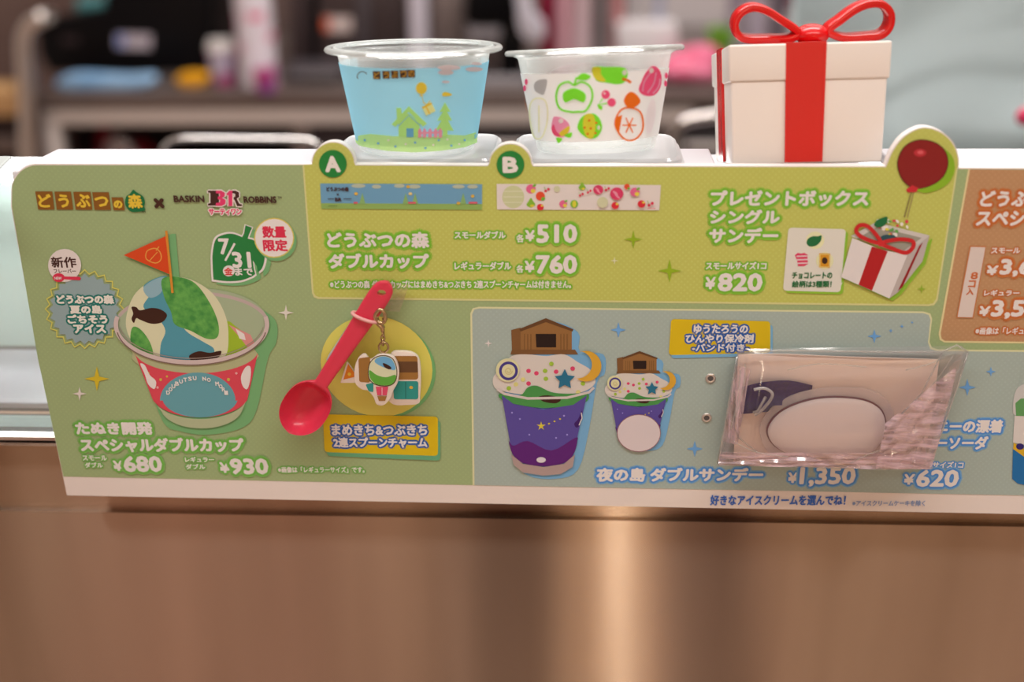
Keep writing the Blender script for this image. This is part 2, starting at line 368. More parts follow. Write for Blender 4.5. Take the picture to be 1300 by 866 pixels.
bm = bmesh.new(); box(bm, (-1.2, 0.04, zg), (1.2, 0.044, zb), 0); bm_link('tray_edge', bm, mat('tan_edge', lin((188, 150, 128)), 0.5), case)
bm = bmesh.new(); box(bm, (-1.2, 0.125, za), (1.2, 0.13, ZL - 0.024)); bm_link('inner_wall', bm, mat('white_inner', lin((214, 232, 228)), 0.5), case)
bm = bmesh.new(); tube(bm, [(-1.2, 0.10, 1.262), (1.2, 0.10, 1.262)], 0.007, 12)
tm = mat('tube_lamp', (1, 1, 1), 0.5, 0.0); tmx = tm.node_tree.nodes['Principled BSDF']; tmx.inputs['Emission Color'].default_value = (1, 0.97, 0.94, 1); tmx.inputs['Emission Strength'].default_value = 6
bm_link('lamp_tube', bm, tm, case, smooth=True, label='lit lamp tube inside the case')
# white ledge with a recess for the gift box
XB0, XB1 = 0.099, 0.184
xl_f, xl_b = Zp(22, 213, ZL)[0], Zp(64, 194, ZL)[0]
bm = bmesh.new(); yb = 0.052
prism(bm, [(xl_f, 0.0055, ZL), (XB0, 0.0055, ZL), (XB0, yb, ZL), (xl_b, yb, ZL)], (0, 0, -0.006), 0.0008)
prism(bm, [(XB1, 0.0055, ZL), (1.2, 0.0055, ZL), (1.2, yb, ZL), (XB1, yb, ZL)], (0, 0, -0.006), 0.0008)
bm_link('ledge', bm, WHITEP, case, label='white ledge along the top of the case')
bm = bmesh.new(); box(bm, (XB0 + .0005, 0.0055, 1.266), (XB1 - .0005, 0.105, 1.2695)); bm_link('box_shelf', bm, WHITEP, case)
bm = bmesh.new(); x0 = Zp(0, 224, ZL)[0] - 0.5
prism(bm, [(x0, -0.02, ZL - .002), (Zp(2, 224, ZL)[0] - 0.004, -0.02, ZL - .002), (xl_b - 0.022, 0.045, ZL - .002), (x0, 0.045, ZL - .002)], (0, 0, -0.005), 0.001)
bm_link('glass_top', bm, mat('white_glass_top', lin((196, 204, 202)), 0.25), case)

# ================================================================== MENU BOARD
OUT = ([(85, 629), (50, 462)] + [(14, 262)] + arc(47, 243, 33, 190, 268, 10, 35) + [(397, 208.5)] + arc(423, 207.5, 27.5, 182, 358, 24) + [(451, 209), (619, 210)]
       + arc(648, 209.5, 27.5, 182, 358, 24) + [(677, 210.5), (1124, 211)] + cr([(1125, 208), (1133, 190), (1148, 172), (1171, 161.5), (1195, 167), (1211, 182), (1217, 200), (1217, 213)], 5, False)
       + [(1460, 214), (1460, 656)])
board = thing('menu_board', (0, 0, P(600, 640)[2]), 'wide printed menu board with ice cream prices fixed along the case front', 'sign')
bm = bmesh.new(); prism(bm, [P(x, y) for x, y in OUT], (0, 0.005, 0))
bm_link('board', bm, mat('white_board', (0.84, 0.80, 0.78), 0.4), board)
G0 = (150, 156, 104)
left = Art()
left.poly([(80.5, 605), (48, 455)] + [(15.2, 263)] + arc(47, 243.5, 32, 190, 268, 10, 33.5) + [(397, 209.8), (1217, 214.6), (1460, 216), (1460, 632), (600, 616)], dot_ink(G0, (154, 160, 106), 0.0021))
panL = left.build('green_panel', board, 0.00015)
def yg():
    pts = [(384, 210)] + [(396, 209)] + arc(423, 207.5, 26.3, 184, 356, 24) + [(451, 210.3), (619, 211.3)] + arc(648, 209.5, 26.3, 184, 356, 24) + [(677, 211.8), (1125, 212.4)]
    pts += cr([(1126.5, 209), (1134.5, 191), (1149, 173.5), (1171, 163), (1194, 168.5), (1209.5, 183), (1215.8, 200), (1216, 214)], 5, False)
    return pts
a = Art()
BORD = (200, 184, 120)
a.poly(yg() + [(1190.5, 381)] + [(1186, 387.5), (1179, 388.8)] + [(404, 379.6), (398.5, 377.5), (396, 372)], BORD)
a.poly(off([(386, 209.6)], 0, 0) + yg()[1:-1] + [(1213.5, 216), (1188.5, 379), (1184.5, 385), (1178, 386.4), (405, 377.2), (400.5, 375.4), (398.2, 371)], dot_ink((183, 173, 80), (187, 178, 88), 0.0021))
panY = a.build('yellow_green_panel', board, 0.00025, label='yellow-green panel with the double cup and gift box offers')
a = Art()
blue = [(608, 389.5), (1172, 395.4), (1181, 398), (1183.5, 405), (1180, 434), (1183, 441), (1190, 443.5), (1460, 446), (1460, 632), (600, 616), (597, 398), (600, 391.5)]
a.poly(blue, (206, 190, 140)); a.poly([(608, 391.8), (1172, 397.6), (1179, 400), (1181.2, 406), (1178, 435), (1181, 443), (1189, 445.8), (1460, 448.4), (1460, 632), (602.4, 616), (599.4, 399), (602, 393.2)], dot_ink((157, 159, 142), (161, 163, 146), 0.0021))
panB = a.build('blue_panel', board, 0.00025, label='pale blue-grey panel with the double sundae offer')
a = Art()
a.poly([(1229, 215), (1460, 217), (1460, 438), (1199, 435), (1193, 431.5), (1191.5, 424)], (214, 186, 130)); a.poly([(1231.5, 215), (1460, 217), (1460, 435.5), (1200, 432.8), (1195.5, 430), (1194.2, 424)], dot_ink((178, 126, 84), (182, 131, 90), 0.0021))
panO = a.build('orange_panel', board, 0.00025, label='orange-brown panel with the eight piece offer')

GL = (120, 160, 78); GO = (104, 158, 58)     # soft green halo of the letters
YL = (132, 172, 52); YO = (112, 164, 40)
BL_ = (112, 150, 176); BO = (74, 124, 176)
OL_ = (186, 106, 56); OO = (184, 92, 40)
def letters(parent, kind, rows, out, glow, fill=WHT, name='lettering'):
    """rows of (text, x0, y0, x1, y1, bold) printed as one block"""
    t = Art()
    for (s_, x0, y0, x1, y1, b_, *sh) in rows:
        h = y1 - y0; ow = max(1.0, min(2.6, h * 0.13))
        b_ = b_ * 1.2; t.text(s_, x0 + b_, y0 + b_, x1 - b_, y1 - b_, fill, b_, out, b_ + ow, glow, b_ + ow * 1.7, shear=sh[0] if sh else 0.0)
    return t.build(kind, parent, 0.0004, 1.9e-5)
# ---- left panel
a = Art()
for q in ([(44.6, 243), (66.5, 243), (69, 266), (48.5, 266)], [(69, 243.2), (90, 243.2), (93, 266.2), (72, 266.2)], [(93, 243.5), (115, 243.5), (117.3, 266.4), (96, 266.2)],
          [(117, 244), (138, 244), (141, 266.6), (120, 266.6)], [(141.5, 250.5), (156, 250.5), (158.6, 267), (144, 267)]):
    a.poly(q, (130, 78, 26))
a.poly(cr([(169, 241), (173, 244), (181, 249), (184, 256), (183, 262), (184, 267), (176, 269), (167, 269), (162, 265), (159, 259), (160, 250), (165, 246)]), (24, 98, 52))
for s_, x0, y0, x1, y1 in (('ど', 49, 246, 66, 263), ('う', 75, 246.5, 88, 263), ('ぶ', 97, 246, 115, 263), ('つ', 121, 249, 138, 262), ('の', 145, 254, 156, 264), ('森', 163, 246, 181, 264)):
    a.text(s_, x0 + .6, y0 + .6, x1 - .6, y1 - .6, (216, 170, 50), 0.85)
a.text('TM', 180, 267.6, 185, 269.4, (60, 70, 40), 0.15)
a.text('×', 197, 252, 208, 263, (66, 34, 24), 1.3)
DB = (66, 34, 28); PK = (214, 54, 92)
a.text('BASKIN', 221.5, 248, 259.5, 256, DB, 0.5); a.text('ROBBINS', 310, 249, 351, 257, DB, 0.5); a.text('TM', 353, 249, 358, 251.5, DB, 0.1)
HALO = (222, 196, 178)
def br(a, k, c=None):
    B1 = [(264, 242), (278, 242), (278, 261), (264, 261), (264, 258.5), (267, 258), (267, 245), (264, 244.5)]
    B2 = [(274, 242), (281, 242), (285.5, 245), (285, 249.5), (282, 251), (286.5, 254), (286, 259), (281.5, 261.3), (274, 261.3), (274, 257.8), (279, 257), (279.5, 253.6), (276.5, 253), (276.5, 249.8), (279, 249), (279, 245.8), (274, 245.4)]
    R1 = [(287.5, 246), (291.5, 242), (295, 242), (295, 261.6), (290, 261.6), (290, 247.5), (287.5, 248)]
    R2 = [(295, 242), (299, 242), (303.5, 244.5), (303.5, 250), (300.5, 252.3), (304, 259), (307, 259.4), (307, 261.8), (301, 261.8), (297.6, 253.6), (296.6, 253.6), (296.6, 250.4), (298.6, 249.6), (298.6, 246.4), (296.8, 245.6), (295, 245.4)]
    return B1, B2, R1, R2
B1, B2, R1, R2 = br(a, 0)
for q in (B1, B2, R1, R2): a.line(q + [q[0]], 3.2, HALO)
a.poly(B1, DB); a.poly(R2, DB); a.poly(B2, PK); a.poly(R1, PK)
a.text('サーティワン', 266, 264.4, 307, 272, PK, 0.45, HALO, 1.6)
a.build('logo_print', panL, 0.0005, label='two shop logos joined by a cross')
# leaf date badge
a = Art()
leaf = cr([(271, 355), (270, 338), (270, 321), (274, 304), (284, 298), (296, 297), (310, 302), (322, 305), (332, 313), (336, 326), (333, 340), (327, 346)], 5, False) + [(326, 338), (321, 331), (322, 340), (324, 348)] + cr([(320, 351), (306, 356), (288, 357), (271, 355)], 4, False)[:-1]
stem = [(306, 304), (310, 296), (311.5, 286), (320, 289), (316, 298), (313, 308)]
SHG = (112, 154, 96)
a.poly(off(scl(leaf, 300, 326, 1.06), 6, 4), SHG); a.poly(off(stem, 6, 4), SHG)
a.poly(scl(leaf, 300, 326, 1.08), WHT); a.line(stem + [stem[0]], 3.4, WHT); a.poly(leaf, (38, 112, 52)); a.poly(stem, (38, 112, 52))
a.text('7', 279, 303, 291, 322, WHT, 0.9); a.line([(298, 309), (286, 331)], 2.8, WHT); a.text('31', 296, 320, 318, 339, WHT, 1.1)
a.ell(290.5, 344, 7.6, 7, WHT); a.text('金', 285.5, 339.5, 295.5, 348.5, (206, 56, 50), 0.4); a.text('まで', 299, 340, 321, 349, WHT, 0.5)
a.ell(351, 306, 25.5, 25.5, SHG); a.ell(348, 302, 25.5, 25.5, (206, 176, 84)); a.ell(348, 302, 24, 24, (220, 198, 184))
RD = (206, 44, 66)
a.text('数量', 334, 287, 363, 301, RD, 0.7); a.text('限定', 335, 304, 365, 318, RD, 0.7)
a.build('date_badge', panL, 0.0005, label='green leaf date badge beside a round limited quantity badge')
# starburst
a = Art()
cx, cy = 107.5, 392.5
zig = []
for k in range(48):
    rr = 47.5 if k % 2 == 0 else 42.5; t = 2 * PI * k / 48; zig.append((cx + rr * math.cos(t), cy + rr * math.sin(t)))
a.poly([(cx + (x - cx) * 0.95, cy + (y - cy) * 0.95) for x, y in zig], (140, 150, 142)); a.line(scl(zig, cx, cy, 1.05), 1.8, (204, 184, 84), True)
TE = (16, 104, 88)
for s_, x0, y0, x1, y1 in (('どうぶつの森', 72, 374, 145, 385.5), ('夏の島', 89, 387, 130, 398), ('ごちそう', 86, 399, 137, 410.5), ('アイス', 94, 411, 135, 422.5)):
    a.text(s_, x0 + .8, y0 + .6, x1 - .8, y1 - .6, (220, 202, 178), 0.85, TE, 3.0)
a.ell(82, 337, 21, 21, (216, 192, 176))
a.text('新作', 66, 326, 97, 339, DB, 0.5); a.text('フレーバー', 69, 341, 97, 346, DB, 0.15)
a.ell(74.5, 352.5, 7.6, 5.6, RD); a.poly([(80, 351), (101, 351.5), (103, 353.5), (101, 355.8), (80, 354.6)], RD); a.text('NEW', 70, 351, 79, 354.4, WHT, 0.15)
a.build('starburst_badge', panL, 0.0005, label='zigzag edged new flavour badge')
# sundae with the flag
a = Art()
CUP = [(148, 412), (170, 462), (196, 528), (216, 540), (258, 545), (297, 537), (317, 515), (330, 450), (341, 414)]
a.poly(off(cr([(147, 408), (152, 430), (172, 455), (198, 528), (222, 542), (258, 546), (300, 537), (318, 514), (332, 450), (343, 428), (341, 400), (310, 380), (280, 372)], 5), 8, 6), SHG)
a.poly(off([(157, 324), (210, 292), (215, 292), (222, 372), (212, 372), (217, 349)], 8, 5), SHG)
a.ell(243, 412, 97, 46, (158, 160, 122), -2, 40); a.line(arc(244, 412, 96, 195, 348, 40, 40), 4.2, (180, 152, 138))
a.poly(cr([(285, 410), (300, 415), (316, 430), (318, 448), (290, 460), (262, 452)], 5), (150, 166, 38))
a.poly([(290, 412), (318, 425), (325, 440), (318, 446), (304, 428)], (206, 128, 116)); a.poly([(299, 417), (310, 424), (312, 432), (304, 430)], WHT)
scoop = cr([(230, 352), (253, 360), (273, 376), (286, 400), (290, 425), (286, 452), (262, 462), (230, 464), (196, 456), (172, 440), (160, 415), (164, 388), (176, 368), (200, 354)], 6)
a.poly(scoop, (206, 190, 148))
a.poly(cr([(182, 364), (196, 354), (214, 352), (226, 376), (224, 398), (236, 420), (258, 434), (272, 444), (264, 460), (232, 464), (206, 460), (204, 438), (210, 420), (200, 404), (182, 390), (190, 374)], 5), (78, 134, 140))
a.poly(cr([(182, 366), (196, 355), (210, 353), (204, 372), (190, 378)], 5), (136, 158, 158))
GRN = noise_mat('print_green', (0.05, 0.30, 0.06), (0.14, 0.48, 0.10), 260, 0.45, detail=4)
a.poly(cr([(206, 354), (228, 352), (248, 360), (266, 384), (277, 410), (276, 428), (262, 430), (242, 420), (222, 412), (217, 396), (208, 376)], 5), GRN)
a.poly(cr([(168, 416), (178, 418), (190, 434), (194, 452), (178, 446), (166, 434)], 5), GRN)
FISH = (58, 28, 18)
a.poly(cr([(167, 390), (173, 390), (178, 394), (192, 391), (204, 393), (212, 400), (206, 409), (192, 411), (178, 406), (173, 404), (170, 410), (167, 405), (169, 398)], 5), FISH)
a.poly(cr([(240, 452), (252, 446), (266, 448), (276, 446), (281, 446), (279, 452), (272, 456), (262, 461), (246, 460)], 5), FISH)
rim = [(243 + 96 * math.cos(t) * 1.0 , 412 + 46 * math.sin(t) + 0.10 * 96 * math.cos(t) * 0.35) for t in [2 * PI * k / 60 for k in range(60)]]
rf = arc(243, 412, 96, -20, 200, 40, 48)
# clear wall under the rim and the printed band
a.poly([(168, 450)] + arc(244, 412, 92, 145, 35, 20, 46) + [(329, 452)] + arc(247, 448, 82, 15, 165, 20, 30), (168, 158, 112))
band_t = arc(249, 444, 79, 172, 8, 24, 30); band_b = arc(254, 500, 62, 14, 168, 24, 30)
a.poly(band_t + band_b, (206, 64, 72))
a.poly([(x, y) for x, y in arc(251, 509, 48, 180, 360, 24, 36)] + arc(254, 505, 48, 8, 172, 20, 25), (96, 142, 142))
for px_, py_, rr in ((188, 474, 2), (204, 482, 1.8), (212, 478, 1.4), (290, 482, 2), (300, 474, 1.6), (200, 492, 1.6), (308, 486, 1.6)): a.ell(px_, py_, rr, rr, (196, 160, 60) if rr != 1.6 else (220, 150, 140), n=10)
a.poly(cr([(178, 462), (184, 464), (190, 476), (198, 484), (196, 494), (188, 488), (184, 476)], 4), WHT); a.poly(cr([(306, 478), (312, 466), (318, 466), (318, 480), (314, 494), (308, 490)], 4), WHT)
ang = [(-64 + 128 * i / 15) for i in range(16)]
for ch, t in zip('DOUBUTSU NO MORI', ang):
    if ch != ' ':
        x_, y_ = 251 + 41 * math.sin(math.radians(t)), 512 - 33 * math.cos(math.radians(t)); a.text(ch, x_ - 2.1, y_ - 2.4, x_ + 2.1, y_ + 2.4, (222, 206, 186), 0.3)
a.poly(arc(254, 502, 60, 166, 14, 20, 30) + arc(256, 517, 52, 12, 168, 20, 27), (168, 164, 122))
a.line(arc(243, 412, 96, -12, 192, 44, 48), 5.5, (196, 166, 152)); a.line(arc(243, 415.5, 95, 8, 172, 40, 48), 1.4, (120, 92, 78)); a.line(arc(243, 409, 92, 8, 172, 40, 46), 1.0, (150, 124, 108))
a.poly([(157, 324), (212, 299), (217, 349)], (204, 64, 24)); a.line([(211, 293), (219, 372)], 3, (206, 124, 40))
lf = cr([(186, 329), (186, 320), (192, 316), (199, 316), (204, 322), (204, 330), (197, 334)], 4); a.line(lf, 1.3, (214, 140, 60), True); a.line([(198, 318), (202, 313)], 1.3, (214, 140, 60)); a.line([(190, 331), (200, 320)], 1.0, (214, 140, 60))
a.build('sundae_picture', panL, 0.0005, label='printed sundae with green and blue scoop and an orange flag')
letters(panL, 'headline_lettering', [('たぬき開発', 96, 535, 194, 552, .9), ('スペシャルダブルカップ', 102, 555, 310, 574, .9)], GO, GL)
letters(panL, 'price_lettering', [('スモール', 105, 577.5, 136, 584.5, .3), ('ダブル', 108, 586.5, 131, 593.5, .3), ('¥', 144, 584, 157, 597.5, .7), ('680', 157, 578, 206, 599, 1.1)], GO, GL)
letters(panL, 'price_lettering', [('レギュラー', 235, 579.5, 272, 586.5, .3), ('ダブル', 236, 588.5, 261, 595.5, .3), ('¥', 279, 586, 292, 600, .7), ('930', 292, 581, 341, 602, 1.1)], GO, GL)
letters(panL, 'note_lettering', [('※画像は「レギュラーサイズ」です。', 353, 592, 463, 600, .25)], GO, GL)
for (x, y, rr, c) in ((123, 481, 16, (200, 164, 36)), (101, 500, 9, (214, 190, 172)), (363, 397, 10, (214, 194, 172))):
    a = Art(); a.star(x, y, rr, c, 0.26); a.build('sparkle', panL, 0.0005)
a = Art(); a.ell(484, 468, 70, 62, (108, 154, 92), 20, 40); a.ell(478, 465, 72, 63, (212, 188, 84), 20, 40); a.build('yellow_disc', panL, 0.0005)
a = Art(); a.poly(off(rquad([(410, 526), (556, 529), (556, 580), (412, 574)], 5), 3, 5), (96, 148, 104)); a.poly(rquad([(410, 526), (556, 529), (556, 579), (412, 574)], 5), (206, 164, 18))
NB = (28, 78, 140)
a.text('まめきち&つぶきち', 422, 539, 542, 551.5, WHT, 0.7, NB, 3.0); a.text('2連スプーンチャーム', 424, 555, 542, 567, WHT, 0.7, NB, 3.0); a.build('label_sticker', panL, 0.0007, label='yellow label naming the spoon charm')
# ---- yellow-green panel
for ch, x, y in (('A', 422.5, 208), ('B', 648, 209)):
    a = Art(); a.ell(x, y, 17.6, 17.6, (34, 116, 48), n=40); a.text(ch, x - 8.5, y - 9, x + 8.5, y + 9, (222, 204, 182), 1.5); a.build('letter_badge', panY, 0.0006, label='round green badge with letter ' + ch)
a = Art(); a.poly([(406.5, 233), (612, 234), (612, 266.5), (408, 265)], (104, 142, 160)); a.poly([(407.6, 258), (612, 259), (612, 266.5), (408, 265)], (136, 156, 78))
for x, y, rx in ((455, 236, 9), (478, 237, 6), (507, 236, 7), (526, 237, 8), (582, 237, 8), (600, 237, 7)): a.ell(x, y, rx, 2.6, (172, 168, 140), n=12)
for x in (460, 515, 527, 588):
    a.poly([(x - 4, 259), (x, 245), (x + 4, 259)], (130, 158, 92))
for x, y, c in ((452, 246, (206, 156, 60)), (518, 237, (206, 156, 60)), (521, 246, (216, 180, 110)), (600, 249, (206, 156, 60)), (582, 258, (206, 156, 60))): a.ell(x, y, 2.4, 2, c, n=10)
for x0_, x1_ in ((449, 454), (518, 528), (595, 606)): a.line([(x0_, 257.5), (x1_, 257.5)], 2.4, (206, 84, 90))
a.text('どうぶつの森', 415, 237, 443, 242, DB, 0.3); a.text('×', 428, 245, 430.5, 247.5, DB, 0.2); a.line([(416, 252.5), (424, 252.5)], 0.9, DB); a.text('BR', 426, 250.5, 434, 254.8, DB, 0.3); a.line([(436, 252.5), (446, 252.5)], 0.9, DB); a.line([(417, 261.5), (428, 261.5)], 0.8, (90, 110, 50))
a.build('cup_strip_picture', panY, 0.0006, label='blue sky cup pattern strip')
def fruit(a, kind, x, y, s):
    if kind == 'peach': a.ell(x, y, s, s * .95, (214, 90, 120), n=14); a.ell(x + s * .45, y + s * .4, s * .5, s * .45, (216, 184, 60), n=10); a.ell(x + s * .7, y - s * .7, s * .45, s * .25, (110, 160, 50), -30, 8)
    if kind == 'orange': a.ell(x, y, s, s, (214, 70, 40), n=14); a.ell(x + s * .6, y + s * .6, s * .5, s * .4, (110, 160, 50), -30, 8)
    if kind == 'pear': a.poly(cr([(x, y - s * 1.2), (x + s * .5, y - s * .5), (x + s, y + s * .4), (x, y + s), (x - s, y + s * .4), (x - s * .5, y - s * .5)], 3), (128, 164, 46)); a.ell(x + s * .3, y + s * .6, s * .5, s * .3, (210, 180, 50), n=8)
    if kind == 'cherry': a.ell(x - s * .5, y + s * .4, s * .5, s * .5, RD, n=10); a.ell(x + s * .5, y - s * .2, s * .5, s * .5, RD, n=10); a.line([(x - s * .5, y), (x - s, y - s)], s * .2, (120, 160, 60))
    if kind == 'apple': a.ell(x, y, s, s * .95, (206, 40, 48), n=14); a.ell(x + s * .5, y - s * .4, s * .4, s * .3, (210, 180, 60), n=8)
    if kind == 'shell': a.ell(x, y, s, s * .95, (204, 52, 84), n=14); a.ell(x - s * .2, y - s * .1, s * .5, s * .2, (224, 130, 140), 40, 8); a.ell(x + s * .1, y + s * .4, s * .5, s * .15, (224, 130, 140), 40, 8)
    if kind == 'tree': a.ell(x, y, s, s, (120, 164, 50), n=14); a.ell(x, y, s * .5, s * .9, (206, 184, 50), n=10)
    if kind == 'dot': a.ell(x, y, s, s, (196, 182, 140), n=16)
a = Art(); a.poly([(630.5, 233.5), (839, 235), (837, 267), (631, 266)], (214, 190, 174))
a.ell(651.5, 250, 14, 14.5, (192, 182, 132)); 
for yy in (243, 250, 257): a.line([(639, yy), (664, yy)], 1.2, (206, 192, 156))
for k_, x, y, s in (('peach', 674, 240, 6.2), ('pear', 674, 258, 5.6), ('orange', 686, 249, 5.8), ('cherry', 694.5, 241, 3.6), ('apple', 686, 263, 4.4), ('dot', 707, 240, 4), ('peach', 715, 259, 5), ('tree', 729, 259, 5), ('pear', 739, 237, 4.6), ('cherry', 738, 247, 3.2),
                    ('shell', 759.5, 241, 6.4), ('cherry', 771, 240, 3.4), ('dot', 765, 257, 7), ('shell', 783, 246, 8.5), ('apple', 781, 261, 4.8), ('orange', 796, 237, 3.6), ('peach', 806, 244, 6), ('apple', 814.5, 259, 5), ('cherry', 826, 259, 4), ('cherry', 748, 243, 3.2)):
    fruit(a, k_, x, y, s)
a.line([(822, 264.5), (832, 264.7)], 0.8, (206, 90, 90)); a.build('cup_strip_picture', panY, 0.0006, label='white fruit pattern strip')
letters(panY, 'headline_lettering', [('どうぶつの森', 415, 294, 545, 315, .9), ('ダブルカップ', 417, 321, 545, 341, .9)], YO, YL)
letters(panY, 'price_lettering', [('スモールダブル', 577, 293, 642, 303, .4), ('各', 655.5, 297, 665.5, 307.5, .3), ('¥', 666.5, 291.5, 679.5, 306, .7), ('510', 681, 284, 733, 308.5, 1.2)], YO, YL)
letters(panY, 'price_lettering', [('レギュラーダブル', 577, 332, 649, 342.5, .4), ('各', 655.5, 336, 665, 346, .3), ('¥', 666, 330.5, 679, 345.5, .7), ('760', 680, 323, 733, 347.5, 1.2)], YO, YL)
letters(panY, 'note_lettering', [('※どうぶつの森 ダブルカップにはまめきち&つぶきち 2連スプーンチャームは付きません。', 419, 355.5, 725, 366, .3)], YO, YL)
letters(panY, 'headline_lettering', [('プレゼントボックス', 902, 241, 1103, 262, .9), ('シングル', 901, 265.5, 990, 284.5, .9), ('サンデー', 900, 288.5, 988, 308.5, .9)], YO, YL)
letters(panY, 'price_lettering', [('スモールサイズ1コ', 896, 332, 973, 342, .4), ('¥', 895, 351, 909, 367, .7), ('820', 911, 346, 968, 370, 1.2)], YO, YL)
for x, y, rr, c in ((804, 304, 12, (140, 158, 28)), (850, 344, 15, (140, 158, 28)), (780, 331, 5, (212, 196, 150)), (1170, 367, 6, (140, 158, 40))):
    a = Art(); a.star(x, y, rr, c, 0.25); a.build('sparkle', panY, 0.0006)
a = Art(); card = rquad([(1001, 289), (1074, 291), (1067, 371), (994, 369)], 5)
a.poly(off(card, 3, 3), (134, 168, 44)); a.poly(card, (212, 194, 172)); a.poly([(1064, 362), (1070, 358), (1066, 366)], (212, 194, 172))
CRM = (216, 204, 150); DG = (28, 96, 50)
a.ell(1035, 305, 11.5, 11, CRM); a.poly(cr([(1024, 309), (1026, 303), (1032, 300), (1038, 300), (1043, 299), (1042, 306), (1036, 312), (1028, 313)], 4), DG)
a.poly([(1009, 324), (1013, 321), (1017, 322), (1021, 321), (1026, 324), (1025, 328), (1026, 335), (1021, 338), (1013, 338), (1012, 331)], (206, 60, 84))
for yy in (325.5, 330, 334.5): a.line([(1011.5, yy), (1026, yy - .5)], 1.5, (220, 186, 176))
a.ell(1047, 331, 11, 11, CRM); a.poly([(1040, 321.5), (1054, 322), (1053.5, 340), (1040, 339.5)], (200, 130, 30)); a.ell(1047, 331, 3.6, 4.4, (60, 34, 20), n=12); a.line([(1041, 323), (1053, 323.3), (1052.6, 339), (1041, 338.6)], 0.9, (230, 196, 110), True)
a.text('チョコレートの', 1005.5, 345, 1056, 353, DG, 0.35); a.text('絵柄は3種類！', 1005.5, 356, 1055, 364, DG, 0.3); a.build('chocolate_card_picture', panY, 0.0006, label='white speech card listing three chocolate designs')
a = Art(); bal = cr([(1171, 178), (1188, 182), (1200, 193), (1203, 209), (1197, 224), (1184, 234), (1166, 239), (1152, 234), (1143, 222), (1140, 206), (1146, 190), (1157, 181)], 6)
a.poly(off(bal, 9, 6), (130, 160, 34)); a.poly(scl(bal, 1171, 208, 1.03), (60, 14, 18))
m = bpy.data.materials.new('balloon_ink'); m.use_nodes = True; mb = m.node_tree.nodes['Principled BSDF']; mb.inputs['Base Color'].default_value = (0.26, 0.012, 0.014, 1); mb.inputs['Roughness'].default_value = 0.25
a.poly(bal, m); a.ell(1168, 194, 8, 5, (176, 40, 44), 0, 16); a.ell(1168.5, 193.5, 4, 2.4, (206, 84, 84), 0, 12)
a.poly([(1150, 241), (1158, 235), (1166, 239), (1163, 244), (1153, 244.5)], (190, 40, 44))
a.line([(1157, 244), (1148, 276)], 1.3, (120, 96, 60)); a.line([(1160, 244), (1152, 276)], 1.1, (150, 124, 80))
gb = [(1082, 302), (1116, 316), (1152, 324), (1180, 299), (1171, 332), (1140, 371), (1129, 379), (1068, 352)]
a.poly(off(gb, 4, 3), (134, 168, 44))
a.poly([(1080, 300), (1112, 282), (1180, 299), (1152, 325)], (196, 176, 160)); a.poly([(1088, 303), (1114, 288), (1170, 302), (1148, 318)], (150, 136, 116))
for k in range(26):
    x = 1130 + random.uniform(-18, 22); y = 290 + random.uniform(-11, 9); a.ell(x, y, random.uniform(1.6, 3.6), random.uniform(1.4, 2.6), random.choice([(226, 206, 190), (206, 60, 70), (216, 190, 60), (224, 200, 190), (100, 150, 70)]), random.uniform(0, 90), 8)
a.ell(1128, 303, 11, 5, (40, 70, 74)); a.poly(cr([(1110, 286), (1113, 280), (1122, 276), (1127, 276), (1124, 285), (1116, 289)], 4), DG)
a.poly([(1082, 302), (1116, 316), (1152, 324), (1129, 379), (1068, 352)], (214, 192, 178)); a.poly([(1152, 324), (1180, 299), (1171, 332), (1140, 371), (1129, 379)], (178, 156, 142))
a.poly([(1107, 313), (1127, 319), (1107, 369), (1090, 361.5)], (170, 26, 28)); a.poly([(1167, 312), (1171.5, 308), (1146, 364), (1139.5, 370)], (140, 22, 26))
a.line(cr([(1118, 308), (1104, 289), (1092, 286), (1087, 294), (1098, 303)], 6, True), 5, (190, 34, 34), True); a.line(cr([(1120, 309), (1140, 304), (1158, 306), (1159, 314), (1150, 321), (1134, 316)], 6, True), 5, (190, 34, 34), True); a.ell(1119, 309, 5, 4, (200, 40, 40))
a.build('gift_box_picture', panY, 0.0006, label='printed dark red balloon lifting an open gift box')
